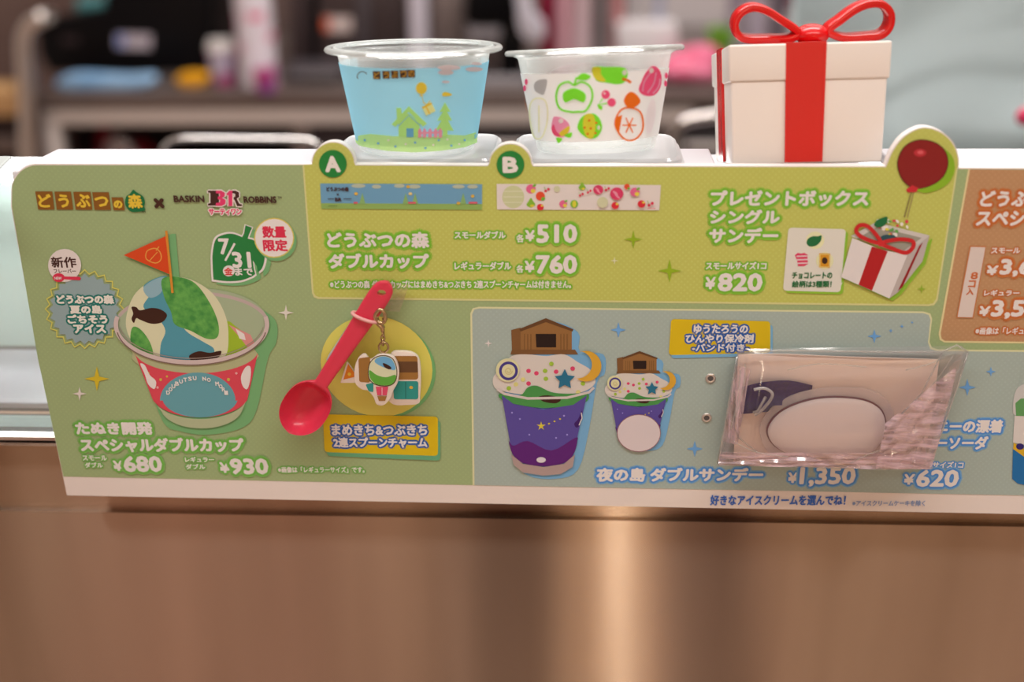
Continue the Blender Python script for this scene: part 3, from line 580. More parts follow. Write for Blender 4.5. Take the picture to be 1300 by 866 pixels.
# ---- blue panel
a = Art(); a.poly(off(rquad([(852, 405), (978, 408), (978, 448), (849, 451)], 5), 3, 4), (116, 156, 176)); a.poly(rquad([(852, 405), (978, 408), (978, 448), (849, 451)], 5), (206, 164, 18))
a.text('ゆうたろうの', 881, 412, 949, 422.5, WHT, 0.6, NB, 2.8); a.text('ひんやり保冷剤', 871, 424, 956, 434.5, WHT, 0.6, NB, 2.8); a.text('-バンド付き-', 879, 436, 950, 445.5, WHT, 0.5, NB, 2.6); a.build('label_sticker', panB, 0.0006, label='yellow label naming the cooling pad')
def night_cup(big):
    a = Art(); S = (112, 152, 176)
    if big: T = lambda x, y: (x, y)
    else: T = lambda x, y: (812 + (x - 693) * 0.655, 507 + (y - 503.5) * 0.615)
    t = lambda pts: [T(x, y) for x, y in pts]; k = 1 if big else 0.64
    a.poly(off(t(cr([(628, 480), (630, 470), (660, 440), (661, 420), (693, 404), (728, 418), (730, 442), (760, 446), (762, 470), (752, 482), (742, 540), (728, 592), (700, 604), (665, 600), (650, 580), (637, 500)], 4)), 6, 4), S)
    a.poly(t([(649, 419), (661, 416), (661, 444), (650, 446)]), (120, 76, 40)); a.poly(t([(661, 417), (693, 404), (726, 418), (726, 446), (661, 446)]), (140, 92, 48)); a.poly(t([(659, 418), (693, 404), (728, 418), (727, 421), (693, 409), (661, 421)]), (96, 58, 30))
    for x in (666, 670, 674, 712, 716, 720): a.line(t([(x, 424), (x, 445)]), 0.9 * k, (108, 68, 34))
    a.poly(t([(680, 424), (706, 424), (706, 441), (681, 441)]), (34, 18, 14)); a.poly(t([(650, 444), (730, 444), (734, 450), (648, 450)]), (116, 74, 40))
    a.poly(t(cr([(628, 492), (626, 480), (636, 466), (650, 452), (670, 450), (693, 452), (716, 450), (734, 460), (750, 470), (756, 484), (748, 494), (730, 500), (696, 504), (655, 500), (637, 496)], 5)), (204, 182, 164))
    for x, y, c in ((671, 471, 0), (681, 474, 0), (692, 471, 1), (706, 472, 0), (693, 481, 1), (671, 487, 0), (740, 487, 1), (646, 493, 1), (655, 488, 2), (734, 498, 2), (664, 482, 2), (716, 480, 2), (727, 468, 0), (700, 462, 1)):
        px_, py_ = T(x, y); a.ell(px_, py_, 3 * k, 2.8 * k, ((206, 60, 90), (150, 170, 50), (206, 186, 110))[c], n=10)
    a.poly(t(cr([(634, 500), (660, 502), (670, 492), (682, 490), (700, 498), (720, 500), (746, 500), (740, 512), (690, 518), (642, 510)], 4)), (70, 130, 62)); a.poly(t(cr([(684, 504), (696, 502), (712, 506), (706, 512), (690, 510)], 4)), FISH)
    a.line(t([(631, 494), (640, 500), (670, 506), (720, 505), (748, 498), (754, 492)]), 3.2 * k, (200, 176, 162))
    a.poly(t([(637, 502)] + [(652, 513), (690, 520), (728, 514), (745, 502)] + [(728, 577), (716, 588), (690, 592), (664, 588), (650, 576)]), (84, 66, 128))
    a.poly(t(cr([(646, 560), (652, 566), (670, 560), (700, 572), (730, 556), (733, 560), (728, 577), (716, 588), (690, 592), (664, 588), (651, 577)], 4)), (88, 28, 96))
    a.poly(t(cr([(734, 532), (739, 521), (737, 538), (732, 543), (729, 538)], 4)), (58, 22, 84)); a.line(t([(735, 540), (739, 531), (738, 524)]), 1.2 * k, WHT)
    px_, py_ = T(687, 541); a.star(px_, py_, 6 * k, (206, 176, 50), 0.35, 5)
    for x, y in ((697, 538), (704, 535), (711, 532)): px_, py_ = T(x, y); a.ell(px_, py_, 1.3 * k, 1.1 * k, (206, 176, 50), n=8)
    for x, y in ((660, 532), (720, 552), (672, 552), (706, 556), (650, 524), (716, 528)): px_, py_ = T(x, y); a.ell(px_, py_, 1.3 * k, 1.2 * k, (150, 130, 180), n=8)
    px_, py_ = T(687, 584); a.ell(px_, py_, 6 * k, 3.6 * k, (210, 190, 190), n=14)
    a.poly(t([(649, 577), (664, 589), (690, 593), (716, 589), (730, 577), (727, 593), (712, 602), (690, 604), (664, 600), (652, 590)]), (166, 134, 122))
    px_, py_ = T(644.5, 470); a.ell(px_, py_, 15 * k, 15 * k, (208, 190, 140)); px_, py_ = T(645.5, 471); a.ell(px_, py_, 12 * k, 12 * k, (64, 52, 112)); a.ell(px_, py_, 8.6 * k, 8.6 * k, (208, 190, 140)); a.line([(px_ + 5 * k * math.cos(u) * (1 - u / 14), py_ + 5 * k * math.sin(u) * (1 - u / 14)) for u in [i * .6 for i in range(17)]], 1.1 * k, (190, 166, 110))
    px_, py_ = T(717, 482); a.star(px_, py_, 13.5 * k, (34, 98, 118), 0.5, 5)
    mo = arc(744, 465, 19.5, -120, 130, 24, 19.5) + arc(733, 463, 18.5, 90, -70, 20, 17.5); a.poly(t(mo), (206, 146, 44))
    if not big: a.ell(811, 550, 28, 24, (140, 96, 96), n=32); a.ell(811, 550, 27, 23, (206, 180, 170), n=32)
    return a
night_cup(True).build('sundae_picture', panB, 0.0005, 1.6e-5, label='large printed purple cup sundae with hut, star and moon')
night_cup(False).build('sundae_picture', panB, 0.0005, 1.6e-5, label='small printed purple cup sundae with a white pad in front')
letters(panB, 'headline_lettering', [('夜の島 ダブルサンデー', 757, 593, 969, 611.5, .9)], BO, BL_)
letters(panB, 'price_lettering', [('¥', 1000, 599, 1013, 613, .7), ('1,350', 1015, 592, 1086, 618, 1.1)], BO, BL_)
letters(panB, 'price_lettering', [('スモールサイズ1コ', 1148, 585.5, 1223, 594, .35), ('¥', 1147, 601, 1161, 615, .7), ('620', 1163, 595.5, 1217, 618, 1.1)], BO, BL_)
letters(panB, 'headline_lettering', [('ニーの漂着', 1188, 532, 1273, 549.5, .8), ('ーソーダ', 1187, 553, 1254, 570.5, .8)], BO, BL_)
for x, y, rr in ((785, 419, 10), (882, 570, 10.5), (1110, 427, 9), (1131, 420, 3), (1145, 414.5, 3), (1158, 409.5, 2.2), (1228, 492, 11), (1258, 472, 6.5)):
    a = Art(); a.star(x, y, rr, (104, 146, 184), 0.3); a.build('sparkle', panB, 0.0005)
a = Art(); a.star(620, 436, 5, (214, 192, 178), 0.3); a.build('sparkle', panB, 0.0005)
a = Art(); soda = [(1284, 500), (1330, 500), (1330, 622), (1290, 618), (1285, 608), (1287, 545)]
a.poly(cr([(1286, 520), (1290, 495), (1306, 486), (1330, 486), (1330, 530), (1292, 528)], 4), (190, 176, 162)); a.poly([(1289, 512), (1296, 506), (1330, 506), (1330, 530), (1290, 528)], (92, 138, 76)); a.poly([(1288, 528), (1330, 530), (1330, 570), (1286, 562)], (206, 186, 170))
a.poly([(1287, 562), (1300, 570), (1330, 572), (1330, 582), (1300, 580), (1286, 572)], (206, 152, 30)); a.poly([(1286, 570), (1300, 580), (1330, 582), (1330, 622), (1292, 614), (1285, 608)], (28, 96, 140)); a.ell(1295, 567, 5, 4, (44, 30, 90)); a.build('soda_picture', panB, 0.0005, label='printed drink in a blue and white cup')
a = Art(); a.text('好きなアイスクリームを選んでね！', 902, 628.5, 1073, 641, (52, 92, 158), 0.5); a.text('※アイスクリームケーキを除く', 1082, 635, 1174, 642, (120, 132, 160), 0.2); a.build('footer_lettering', board, 0.0004, label='blue footer line on the white strip')
for x, y in ((902, 480), (897, 530)):
    c = P(x, y, 0); bm = bmesh.new(); lathe(bm, [(0, 0.0006), (0.0013, 0.0006), (0.0016, 0.0009), (0.0023, 0.0010), (0.0027, 0.0004), (0.0027, 0.0)], 20, Matrix.Translation(c) @ Matrix.Rotation(PI / 2, 4, 'X'))
    h = bm_link('eyelet', bm, mat('eyelet_grey', lin((206, 200, 194)), 0.3, 0.6), panB, smooth=True)
    bm = bmesh.new(); lathe(bm, [(0, 0.0), (0.0014, 0.0)], 16, Matrix.Translation(c + np.array([0, -0.0007, 0])) @ Matrix.Rotation(PI / 2, 4, 'X')); bm_link('hole', bm, mat('hole_dark', lin((88, 84, 84)), 0.8), h)
# ---- orange panel
letters(panO, 'headline_lettering', [('どうぶつの森', 1244, 241, 1372, 263, .9), ('スペシャル', 1239, 267, 1344, 288, .9)], OO, OL_)
a = Art(); a.poly([(1231, 312), (1252, 312.5), (1236, 404), (1214, 403.5)], OL_); a.poly([(1232.4, 313.5), (1251, 314), (1234.6, 403), (1215.6, 402.5)], (208, 180, 162))
for ch, x, y in (('8', 1236.5, 349.5), ('コ', 1233.5, 360), ('入', 1231, 369.5)): a.text(ch, x - 4.2, y - 4.2, x + 4.2, y + 4.2, (190, 92, 44), 0.5)
a.build('count_label', panO, 0.0006, label='white slanted bar reading eight pieces')
letters(panO, 'price_lettering', [('スモール', 1258, 314, 1295, 321.5, .35), ('¥', 1252, 336.5, 1267, 349, .7), ('3,600', 1269, 328, 1345, 351.5, 1.2)], OO, OL_)
letters(panO, 'price_lettering', [('レギュラー', 1249, 367.5, 1294, 375.5, .35), ('¥', 1242.5, 388, 1257, 401, .7), ('3,500', 1258, 380, 1338, 405, 1.2)], OO, OL_)
letters(panO, 'note_lettering', [('※画像は「レギュラーサイズ」です。', 1238, 415, 1370, 424.5, .25)], OO, OL_)
# ================================================================== CUPS ON CLEAR DISHES
CLEAR = film_mat('clear_plastic', (0.985, 0.992, 0.99), 0.03, (0.95, 1.0, 0.98), 0.30, 0.40, 0.03, None, 0.08)
MILK = film_mat('milky_plastic', (0.97, 0.98, 0.98), 0.42, (0.96, 0.97, 0.98), 0.12, 0.4, 0.12)
CY = 0.0378
def make_cup(name, rim_px, tilt, roll, label, cat):
    rc = P(*rim_px, CY); zb = ZL + 0.0050; h = (rc[2] - zb) / math.cos(math.radians(tilt))
    R = Matrix.Rotation(math.radians(tilt), 4, 'X') @ Matrix.Rotation(math.radians(roll), 4, 'Y')
    base = Vector(rc) - (R @ Vector((0, 0, h))); mx = Matrix.Translation(base) @ R
    t = thing(name, base, label, cat, 'clear sundae cups on display')
    r0, r1, rr, w = 0.0292, 0.0379, 0.0435, 0.0006
    rad = lambda z: r0 + (r1 - r0) * z / h
    prof = [(0, 0.0015), (r0 - 0.004, 0.0012), (r0 - 0.0025, 0.0)] + [(r0 - 0.0008, 0.0), (r0, 0.0016)] + [(rad(z), z) for z in (h * .3, h * .6, h * .9)] + [(r1, h - 0.0045), (r1 + 0.0012, h - 0.004), (r1 + 0.0014, h - 0.0014)]
    inner = [(r1 + 0.0006, h - 0.0010), (r1 - 0.0002, h - 0.0042), (r1 - w - .0002, h - 0.0052)] + [(rad(z) - w, z) for z in (h * .9, h * .6, h * .3)] + [(r0 - w, 0.0024), (r0 - 0.003, 0.0022), (0, 0.0024)]
    bm = bmesh.new(); lathe(bm, prof + inner, 96, mx); bm_link('cup_wall', bm, CLEAR, t, smooth=True)
    bm = bmesh.new(); k = [(r1 + 0.0006, h - 0.0012), (rr - 0.0014, h - 0.0010), (rr - 0.0004, h - 0.0016), (rr, h - 0.0026), (rr - 0.0006, h - 0.0036), (rr - 0.0016, h - 0.0030), (rr - 0.002, h - 0.0020), (r1 + 0.0014, h - 0.0022)]
    lathe(bm, k, 96, mx, closed=True); bm_link('rim', bm, RIM, t, smooth=True)
    inv = np.array(mx.inverted()); Ri, Ti = inv[:3, :3], inv[:3, 3]; O = Ri @ CAM + Ti
    def mp(px, py, dep):
        dd = Ri @ ray(px, py); s = (r1 - r0) / h; q = r0 + dep
        a_ = dd[0] ** 2 + dd[1] ** 2 - (s * dd[2]) ** 2; b_ = 2 * (O[0] * dd[0] + O[1] * dd[1] - s * dd[2] * (q + s * O[2])); c_ = O[0] ** 2 + O[1] ** 2 - (q + s * O[2]) ** 2
        D = b_ * b_ - 4 * a_ * c_
        tt = (-b_ - math.sqrt(D)) / (2 * a_) if D > 0 else -b_ / (2 * a_)
        p = O + dd * tt; rr_ = q + s * p[2]; l = math.hypot(p[0], p[1]); p[0] *= rr_ / l; p[1] *= rr_ / l
        return mx @ Vector(p)
    def band(name_, z0, z1, m, dep, parent, **kw):
        bm = bmesh.new(); G = [[bm.verts.new(mx @ Vector(((rad(z) + dep) * math.sin(u), -(rad(z) + dep) * math.cos(u), z))) for u in np.linspace(-2.1, 2.1, 80)] for z in np.linspace(z0 * h, z1 * h, 6)]
        for g0, g1 in zip(G, G[1:]):
            for k in range(79): bm.faces.new((g0[k], g0[k + 1], g1[k + 1], g1[k]))
        return bm_link(name_, bm, m, parent, smooth=True, **kw)
    return t, mp, band
RIM = film_mat('rim_plastic', (0.97, 0.985, 0.98), 0.22, (0.95, 1.0, 0.98), 0.06, 0.5, 0.2)  # milky white-green stands for bright light caught on the rim
def make_dish(px, label):
    c = P(px, 195, 0.03); bm = bmesh.new(); h_ = 0.0425
    def ring(g, z): return [bm.verts.new((x, y, z)) for x, y in rquad([(c[0] - h_ + g, 0.0063 + g), (c[0] + h_ - g, 0.0063 + g), (c[0] + h_ - g, 0.068 - g), (c[0] - h_ + g, 0.068 - g)], 0.014 - g, 8)]
    L_ = [ring(0, ZL), ring(0, ZL + .0010), ring(.0012, ZL + .0016), ring(.0018, ZL + .0038), ring(.0034, ZL + .0049), ring(.0050, ZL + .0043), ring(.010, ZL + .0046), ring(.0128, ZL + .0048)]
    for a_, b_ in zip(L_, L_[1:]):
        n_ = len(a_)
        for k in range(n_): bm.faces.new((a_[k], a_[(k + 1) % n_], b_[(k + 1) % n_], b_[k]))
    bm.faces.new(L_[0][::-1]); bm.faces.new(L_[-1]); o = bm_link('clear_tray', bm, MILK, angle=40)
    return tag(o, label, 'tray', 'clear trays under the cups')
make_dish(529, 'clear plastic tray under the blue printed cup')
make_dish(757, 'clear plastic tray under the white fruit printed cup')
PFILM = lambda c, t=0.25: print_film('print_film', tuple(round(min(0.92, v / w * 0.95), 4) for v, w in zip(lin(c), (0.80, 0.775, 0.75))), t)
SKY = PFILM((150, 204, 238), .35)
cupA, mp, band = make_cup('printed_cup', (525, 54.5), -4.0, 0, 'clear plastic cup with blue sky and green ground print', 'cup')
sl = band('sleeve', 0.10, 0.83, SKY, 0.0003, cupA, label='blue sky printed band')
a = Art(); GRS = PFILM((186, 226, 150)); LG = PFILM((178, 224, 132))
a.poly([(446, 178), (456, 172), (470, 170), (500, 173), (520, 172), (545, 174), (570, 171), (590, 172), (604, 168), (606, 176), (606, 181), (590, 187), (560, 191.5), (525, 193.5), (490, 191.5), (460, 186), (447, 181)], GRS)
for x, y in ((463, 178), (502, 186), (527, 181), (540, 188), (557, 178), (480, 182), (573, 185), (590, 178)): a.ell(x, y, 1.6, 1.6, PFILM((120, 180, 220)), n=8)
for x, y in ((515, 183), (550, 184), (568, 177), (493, 178), (583, 183)): a.ell(x, y, 1.6, 1.4, PFILM((226, 240, 214)), n=8)
a.poly([(506, 154), (518, 144), (533, 156), (533, 174), (506, 173)], LG); a.poly([(497, 158), (519, 135), (542, 157), (537, 161), (519, 142), (502, 161)], LG); a.poly([(503, 137), (509, 137), (510, 145), (504, 151)], LG)
a.line([(506, 160), (519, 146.5), (534, 160)], 1.2, PFILM((130, 190, 214))); a.poly([(516, 163), (525, 163), (525, 174), (516, 174)], PFILM((110, 176, 220)))
for q in ([(565, 130), (572, 142), (558, 142)], [(565, 138), (574, 153), (555, 153)], [(565, 146), (576, 166), (553, 165)], [(562, 164), (568, 164), (568, 173), (562, 173)]): a.poly(q, LG)
PKF = PFILM((244, 156, 176)); a.line([(531, 169), (561, 168)], 2.4, PKF)
for x in (533, 539, 546, 553, 559): a.poly([(x - 2.2, 175), (x - 2.2, 165.5), (x, 162.5), (x + 2.2, 165.5), (x + 2.2, 174.6)], PKF)
YLF = PFILM((240, 196, 70)); a.ell(535, 112, 7, 7.6, YLF); a.poly([(535, 119), (532.5, 122), (537.5, 122)], YLF); a.line([(535.5, 121), (538, 131)], 0.8, PFILM((200, 190, 110)))
a.poly([(536, 137), (548, 131), (553, 141), (541, 147)], PFILM((244, 226, 150))); a.line([(540, 134), (546, 145)], 1.6, YLF); a.line([(536, 137), (548, 131)], 2.6, YLF); a.line([(542, 133), (537, 130)], 1.2, YLF); a.line([(542, 133), (546, 128)], 1.2, YLF)
a.poly(cr([(562, 118), (567, 117), (574, 120), (570, 122), (562, 122)], 3), YLF)
CLF = PFILM((206, 190, 190))
for x, y, rx, ry in ((570, 86, 15, 3.4), (566, 92, 10, 3.4), (602, 88, 11, 3), (566, 104, 5, 1.6), (605, 81, 7, 2)): a.ell(x, y, rx, ry, CLF, n=18)
DBF = PFILM((96, 72, 52)); LGF = PFILM((210, 168, 70))
for i, (x, ch) in enumerate(((473, 'ど'), (485, 'う'), (496, 'ぶ'), (507, 'つ'), (517, 'の'))):
    y = 95.5 - i * 0.5; a.poly([(x, y - 5), (x + 10, y - 5), (x + 10, y + 5), (x + 1, y + 5)], DBF); a.text(ch, x + 1.6, y - 4, x + 9, y + 4, LGF, 0.3, world=False)
a.line(arc(460, 97, 6.5, 150, 330, 10, 6), 1.1, PFILM((110, 90, 70)))
a.build('sleeve_print', cupA, 0.0005, 1.2e-5, mp, 7, label='house, tree, fence and balloon print')
cupB, mp, band = make_cup('printed_cup', (754, 57.5), -8.5, -2.0, 'clear plastic cup with white band of coloured fruit', 'cup')
WF = PFILM((246, 238, 236), .4); sl = band('sleeve', 0.12, 0.76, WF, 0.0003, cupB, label='white printed band')
a = Art(); G1 = PFILM((128, 222, 60)); Y1 = PFILM((248, 216, 70)); P1 = PFILM((248, 90, 130)); P2 = PFILM((250, 150, 180)); O1 = PFILM((248, 116, 40)); WW = PFILM((255, 250, 246)); GY = PFILM((180, 178, 178)); CR = PFILM((250, 240, 190))
a.poly(cr([(678, 107), (683, 102), (694, 101), (693, 112), (690, 120), (685, 119), (679, 115)], 4), GY)
a.poly(cr([(752, 86), (770, 85), (792, 86), (797, 94), (793, 104), (784, 107), (770, 105), (757, 102)], 5), G1); a.poly(cr([(752, 86), (762, 86), (763, 94), (769, 103), (760, 103), (753, 96)], 4), Y1); a.ell(793, 92, 3, 3.6, WW, 20); a.line([(790, 100), (797, 102), (801, 105)], 3.4, O1)
a.poly(cr([(828, 84), (836, 87), (840, 98), (838, 112), (830, 121), (818, 121), (811, 114), (815, 102), (820, 92)], 5), P1)
for q in ([(826, 92), (818, 104), (816, 116)], [(833, 92), (830, 106), (822, 118)], [(838, 100), (836, 110), (829, 119)]): a.line(cr(q, 4, False), 2.2, P2)
a.ell(827, 89.5, 3, 3.4, WW)
a.ell(769, 120, 5.4, 5.6, P1); a.ell(776.5, 130, 5.4, 5.4, P1); a.line([(765, 125), (760, 133), (771, 131)], 1.6, G1); a.poly([(758, 132), (765, 135), (764, 140), (760, 138)], G1); a.ell(767.5, 118.5, 1.4, 1.4, WW, n=8)
a.poly(cr([(702, 150), (706, 148), (714, 150), (722, 157), (723, 166), (716, 174), (706, 173), (700, 164)], 5), P2); a.poly(cr([(723, 160), (720, 170), (708, 174), (712, 167)], 4), Y1); a.poly(cr([(703, 158), (706, 166), (712, 173), (704, 172), (700, 164)], 4), P1); a.ell(712, 153.5, 3.2, 3.2, WW, n=12); a.poly(cr([(716, 172), (726, 168), (724, 175)], 3), G1); a.poly(cr([(706, 175), (714, 176), (709, 182)], 3), G1)
a.poly(cr([(742, 146), (750, 144), (757, 146), (763, 154), (764, 164), (758, 174), (748, 176), (738, 170), (733, 162), (736, 152)], 6), G1); a.poly(cr([(742, 147), (750, 144), (755, 150), (756, 163), (752, 176), (744, 173), (740, 160)], 5), Y1)
for x, y in ((748, 153), (757, 156), (742, 162), (750, 163), (746, 170), (756, 169)): a.ell(x, y, 1.5, 1.5, O1, n=8)
a.ell(760, 162, 2, 3, WW, n=8)
# simple plain leaf and berry motifs
a.line(cr([(729, 108), (738, 104), (749, 110), (752, 124), (744, 140), (733, 142), (724, 142), (711, 138), (706, 124), (710, 109), (721, 104)], 5), 2.6, G1, True); a.poly(cr([(715, 118), (729, 112), (743, 119), (741, 130), (729, 126), (717, 130)], 4), G1); a.line([(729, 108), (732, 98)], 2.4, G1); a.poly(cr([(732, 100), (740, 93), (750, 97), (743, 102)], 4), G1)
a.line(cr([(781, 158), (788, 140), (802, 137), (814, 144), (816, 164), (806, 177), (792, 176)], 5), 2.2, O1, True); a.poly([(781, 158), (784, 148), (790, 146), (786, 168)], O1)
for q_ in (0, 60, 120): a.line([(799 + 9 * math.cos(math.radians(q_)), 159 + 11 * math.sin(math.radians(q_))), (799 - 9 * math.cos(math.radians(q_)), 159 - 11 * math.sin(math.radians(q_)))], 1.6, O1)
a.poly(cr([(800, 138), (792, 128), (799, 117), (808, 120), (813, 130)], 4), O1)
a.line(cr([(672, 140), (678, 126), (692, 128), (695, 150), (688, 174), (677, 172)], 5), 2, CR, True); a.line([(684, 134), (684, 168)], 2, CR)
a.ell(826, 148, 6, 22, PFILM((252, 220, 226)), 8); 
for x, y in ((668, 104), (666, 112), (846, 96), (845, 106)): a.ell(x, y, 2, 4, P1, n=10)
a.poly([(664, 120), (667, 132), (669, 144), (667, 146), (664, 132)], O1); a.poly([(671, 168), (673, 180), (675, 186), (672, 184)], P1)
a.build('sleeve_print', cupB, 0.0005, 1.2e-5, mp, 7, label='bright fruit print')

# ================================================================== GIFT BOX
gx = (0.1413, 1.2875, -0.0038, -0.2162, -0.0227); bwT, bwB, bh, bd = 0.0756, 0.0723, 0.0561, 0.0727
GM = Matrix.Translation((gx[0], 0.012, gx[1])) @ Matrix.Rotation(gx[2], 4, 'Z') @ Matrix.Rotation(gx[3], 4, 'X') @ Matrix.Rotation(gx[4], 4, 'Y')
gift = thing('gift_box', GM @ Vector((0, bd / 2, 0)), 'white plastic gift box with red ribbon and red bow', 'gift box')
WBX = mat('white_box_plastic', (0.82, 0.76, 0.71), 0.32); RDX = mat('red_gloss_plastic', (0.62, 0.004, 0.006), 0.22)
def frustum(bm, z0, z1, grow, bev, mx):
    def hw(z): return (bwB + (bwT - bwB) * z / bh) / 2
    cyy = bd / 2; vs = []
    for z in (z0, z1):
        q = hw(z) + grow; qd = q - bwB / 2 + bd / 2
        vs += [bm.verts.new((sx * q, cyy + sy * qd, z)) for sx, sy in ((-1, -1), (1, -1), (1, 1), (-1, 1))]
    fs = [(0, 1, 2, 3), (4, 7, 6, 5)] + [(i, (i + 1) % 4 + 0, (i + 1) % 4 + 4, i + 4) for i in range(4)]
    for q in fs: bm.faces.new([vs[i] for i in q])
    if bev: bmesh.ops.bevel(bm, geom=bm.edges[:], offset=bev, segments=3, affect='EDGES', profile=0.5)
    bmesh.ops.transform(bm, matrix=mx, verts=bm.verts[:])
zl_ = bh * 0.695
bm = bmesh.new(); frustum(bm, 0, zl_ + .001, -0.0009, 0.0012, GM); bm_link('box_body', bm, WBX, gift, angle=35)
bm = bmesh.new(); frustum(bm, zl_, bh, 0.0, 0.0010, GM); bm_link('box_lid', bm, WBX, gift, angle=35)
def hwz(z): return (bwB + (bwT - bwB) * z / bh) / 2
def strip(bm, side):
    rows = []
    for z in (0.001, bh * .35, bh * .7, bh + .0004):
        q = hwz(z) + 0.0004; yq = bd / 2 - (q - bwB / 2 + bd / 2); w = 0.0088 + 0.0006 * z / bh
        if side == 'front': rows.append([(-w - .0018, yq, z), (w - .0018, yq, z)])
        else: rows.append([(-q, bd / 2 + w, z), (-q, bd / 2 - w, z)])
    o = (0, .0014, 0) if side == 'front' else (.0014, 0, 0)
    F_ = [[bm.verts.new(GM @ Vector(p)) for p in r_] for r_ in rows]; B_ = [[bm.verts.new(GM @ (Vector(p) + Vector(o))) for p in r_] for r_ in rows]
    for i in range(3):
        bm.faces.new((F_[i][0], F_[i][1], F_[i + 1][1], F_[i + 1][0])); bm.faces.new((B_[i][0], B_[i + 1][0], B_[i + 1][1], B_[i][1]))
        for j in (0, 1): bm.faces.new((F_[i][j], F_[i + 1][j], B_[i + 1][j], B_[i][j]))
    bm.faces.new((F_[0][0], B_[0][0], B_[0][1], F_[0][1])); bm.faces.new((F_[3][0], F_[3][1], B_[3][1], B_[3][0]))
for s_ in ('front', 'side'):
    bm = bmesh.new(); strip(bm, s_); bm_link('ribbon', bm, RDX, gift)
bm = bmesh.new(); box(bm, (-0.0112, 0.0, bh - .0006), (0.0078, bd, bh + .0006), 0.0003, 1, GM); bm_link('ribbon', bm, RDX, gift)
YB = 0.012 + 0.030
def bow_loop(px, name='bow_loop'):
    path = [Vector(P(x, y, YB)) for x, y in cr(px, 7, True)]; n = len(path); bm = bmesh.new(); rings = []; h_, w_ = 0.0020, 0.0065
    for i in range(n):
        t = (path[(i + 1) % n] - path[i - 1]).normalized(); nn = Vector((-t.z, 0, t.x)); rg = []
        for k in range(12):
            u = 2 * PI * k / 12; sgn = lambda v: math.copysign(abs(v) ** 0.5, v)
            rg.append(bm.verts.new(path[i] + nn * sgn(math.cos(u)) * h_ + Vector((0, sgn(math.sin(u)) * w_, 0))))
        rings.append(rg)
    for i in range(n):
        a_, b_ = rings[i], rings[(i + 1) % n]
        for k in range(12): bm.faces.new((a_[k], a_[(k + 1) % 12], b_[(k + 1) % 12], b_[k]))
    bm_link(name, bm, RDX, gift, angle=50)
bow_loop([(1012, 40), (990, 24), (970, 12), (953, 9), (938, 17), (932, 31), (937, 44), (950, 49), (975, 49), (1000, 48)])
bow_loop([(1050, 38), (1066, 24), (1084, 11), (1102, 4), (1118, 5), (1128, 16), (1127, 32), (1117, 43), (1100, 46), (1070, 47)])
kc = Vector(P(1031, 44, YB - 0.002)); bm = bmesh.new(); bmesh.ops.create_uvsphere(bm, u_segments=32, v_segments=16, radius=1.0)
for v in bm.verts: v.co = Vector((v.co.x * 0.0082, v.co.y * 0.0085, v.co.z * 0.0052)) + kc
bm_link('bow_knot', bm, RDX, gift, smooth=True)

# ================================================================== SPOON AND CHARM
YS = -0.013
SPN = mat('pink_plastic', (0.74, 0.045, 0.10), 0.28, 0.0, Subsurface_Weight=0.25, Subsurface_Radius=(0.006, 0.001, 0.001), Subsurface_Scale=0.5)
e0, e1 = Vector(P(493, 358, YS)), Vector(P(368, 548, YS)); ax = (e1 - e0); LEN = ax.length; ax.normalize(); yv = Vector((0, -1, 0)); sd = ax.cross(yv).normalized()
kx = LEN / math.hypot(493 - 368, 548 - 358)
spoon = thing('spoon', e1, 'pinkish red plastic spoon fixed aslant on the board', 'spoon')
def spoon_w(s):
    hnd = float(np.interp(s, [0, .006, .018, .035, .06, .10, .16, .3, .5, .62, .68, .74, .80], [0, 5.2, 8.6, 10.8, 12.2, 12.8, 12.6, 11.2, 9.4, 8.6, 8.4, 6, 0]))
    t = abs((s - .832) / .168); bw = 27.5 * max(0.0, 1 - t ** 2.3) ** 0.55
    return (hnd ** 4 + bw ** 4) ** 0.25 * kx
bm = bmesh.new(); NU, NV = 170, 20; top = []; bot = []
for i in range(NU + 1):
    s = i / NU; s = 1 - (1 - s) ** 1.25 if s > 0.5 else s; s = min(s, 1); w = max(spoon_w(s), 1e-5); c = e0 + ax * (s * LEN) + sd * (math.sin(s * PI) * 2.5 * kx * 0)
    tr_, br_ = [], []
    bowl = max(0.0, min(1.0, (s - 0.66) / 0.10)); bowl = bowl * bowl * (3 - 2 * bowl)
    bs = max(0, (s - 0.68) / 0.32); deep = 0.0095 * math.sqrt(max(0, 1 - (2 * bs - 1) ** 4)) if s > 0.68 else 0
    for j in range(NV + 1):
        v = -1 + 2 * j / NV; u_ = math.sin(v * PI / 2)
        hd = 0.0022 * math.sqrt(max(0, 1 - u_ ** 4)) - 0.0006 * (1 - u_ * u_)
        lip = 0.0010 * math.exp(-((abs(u_) - 0.93) / 0.07) ** 2)
        d_t = hd * (1 - bowl) + bowl * (-deep * (1 - u_ * u_) ** 0.8 + 0.0010 + lip)
        d_b = -0.0018 * math.sqrt(max(0, 1 - u_ ** 4)) * (1 - bowl) + bowl * (-deep * (1 - u_ * u_) ** 0.8 - 0.0009)
        p = c + sd * (w * u_); tr_.append(bm.verts.new(p + yv * d_t)); br_.append(bm.verts.new(p + yv * d_b))
    top.append(tr_); bot.append(br_)
for i in range(NU):
    for j in range(NV):
        bm.faces.new((top[i][j], top[i][j + 1], top[i + 1][j + 1], top[i + 1][j])); bm.faces.new((bot[i][j], bot[i + 1][j], bot[i + 1][j + 1], bot[i][j + 1]))
    for j in (0, NV): bm.faces.new((top[i][j], top[i + 1][j], bot[i + 1][j], bot[i][j]))
for i in (0, NU):
    for j in range(NV): bm.faces.new((top[i][j], top[i][j + 1], bot[i][j + 1], bot[i][j]))
bmesh.ops.remove_doubles(bm, verts=bm.verts[:], dist=1e-6)
body = bm_link('spoon_body', bm, SPN, spoon, smooth=True)
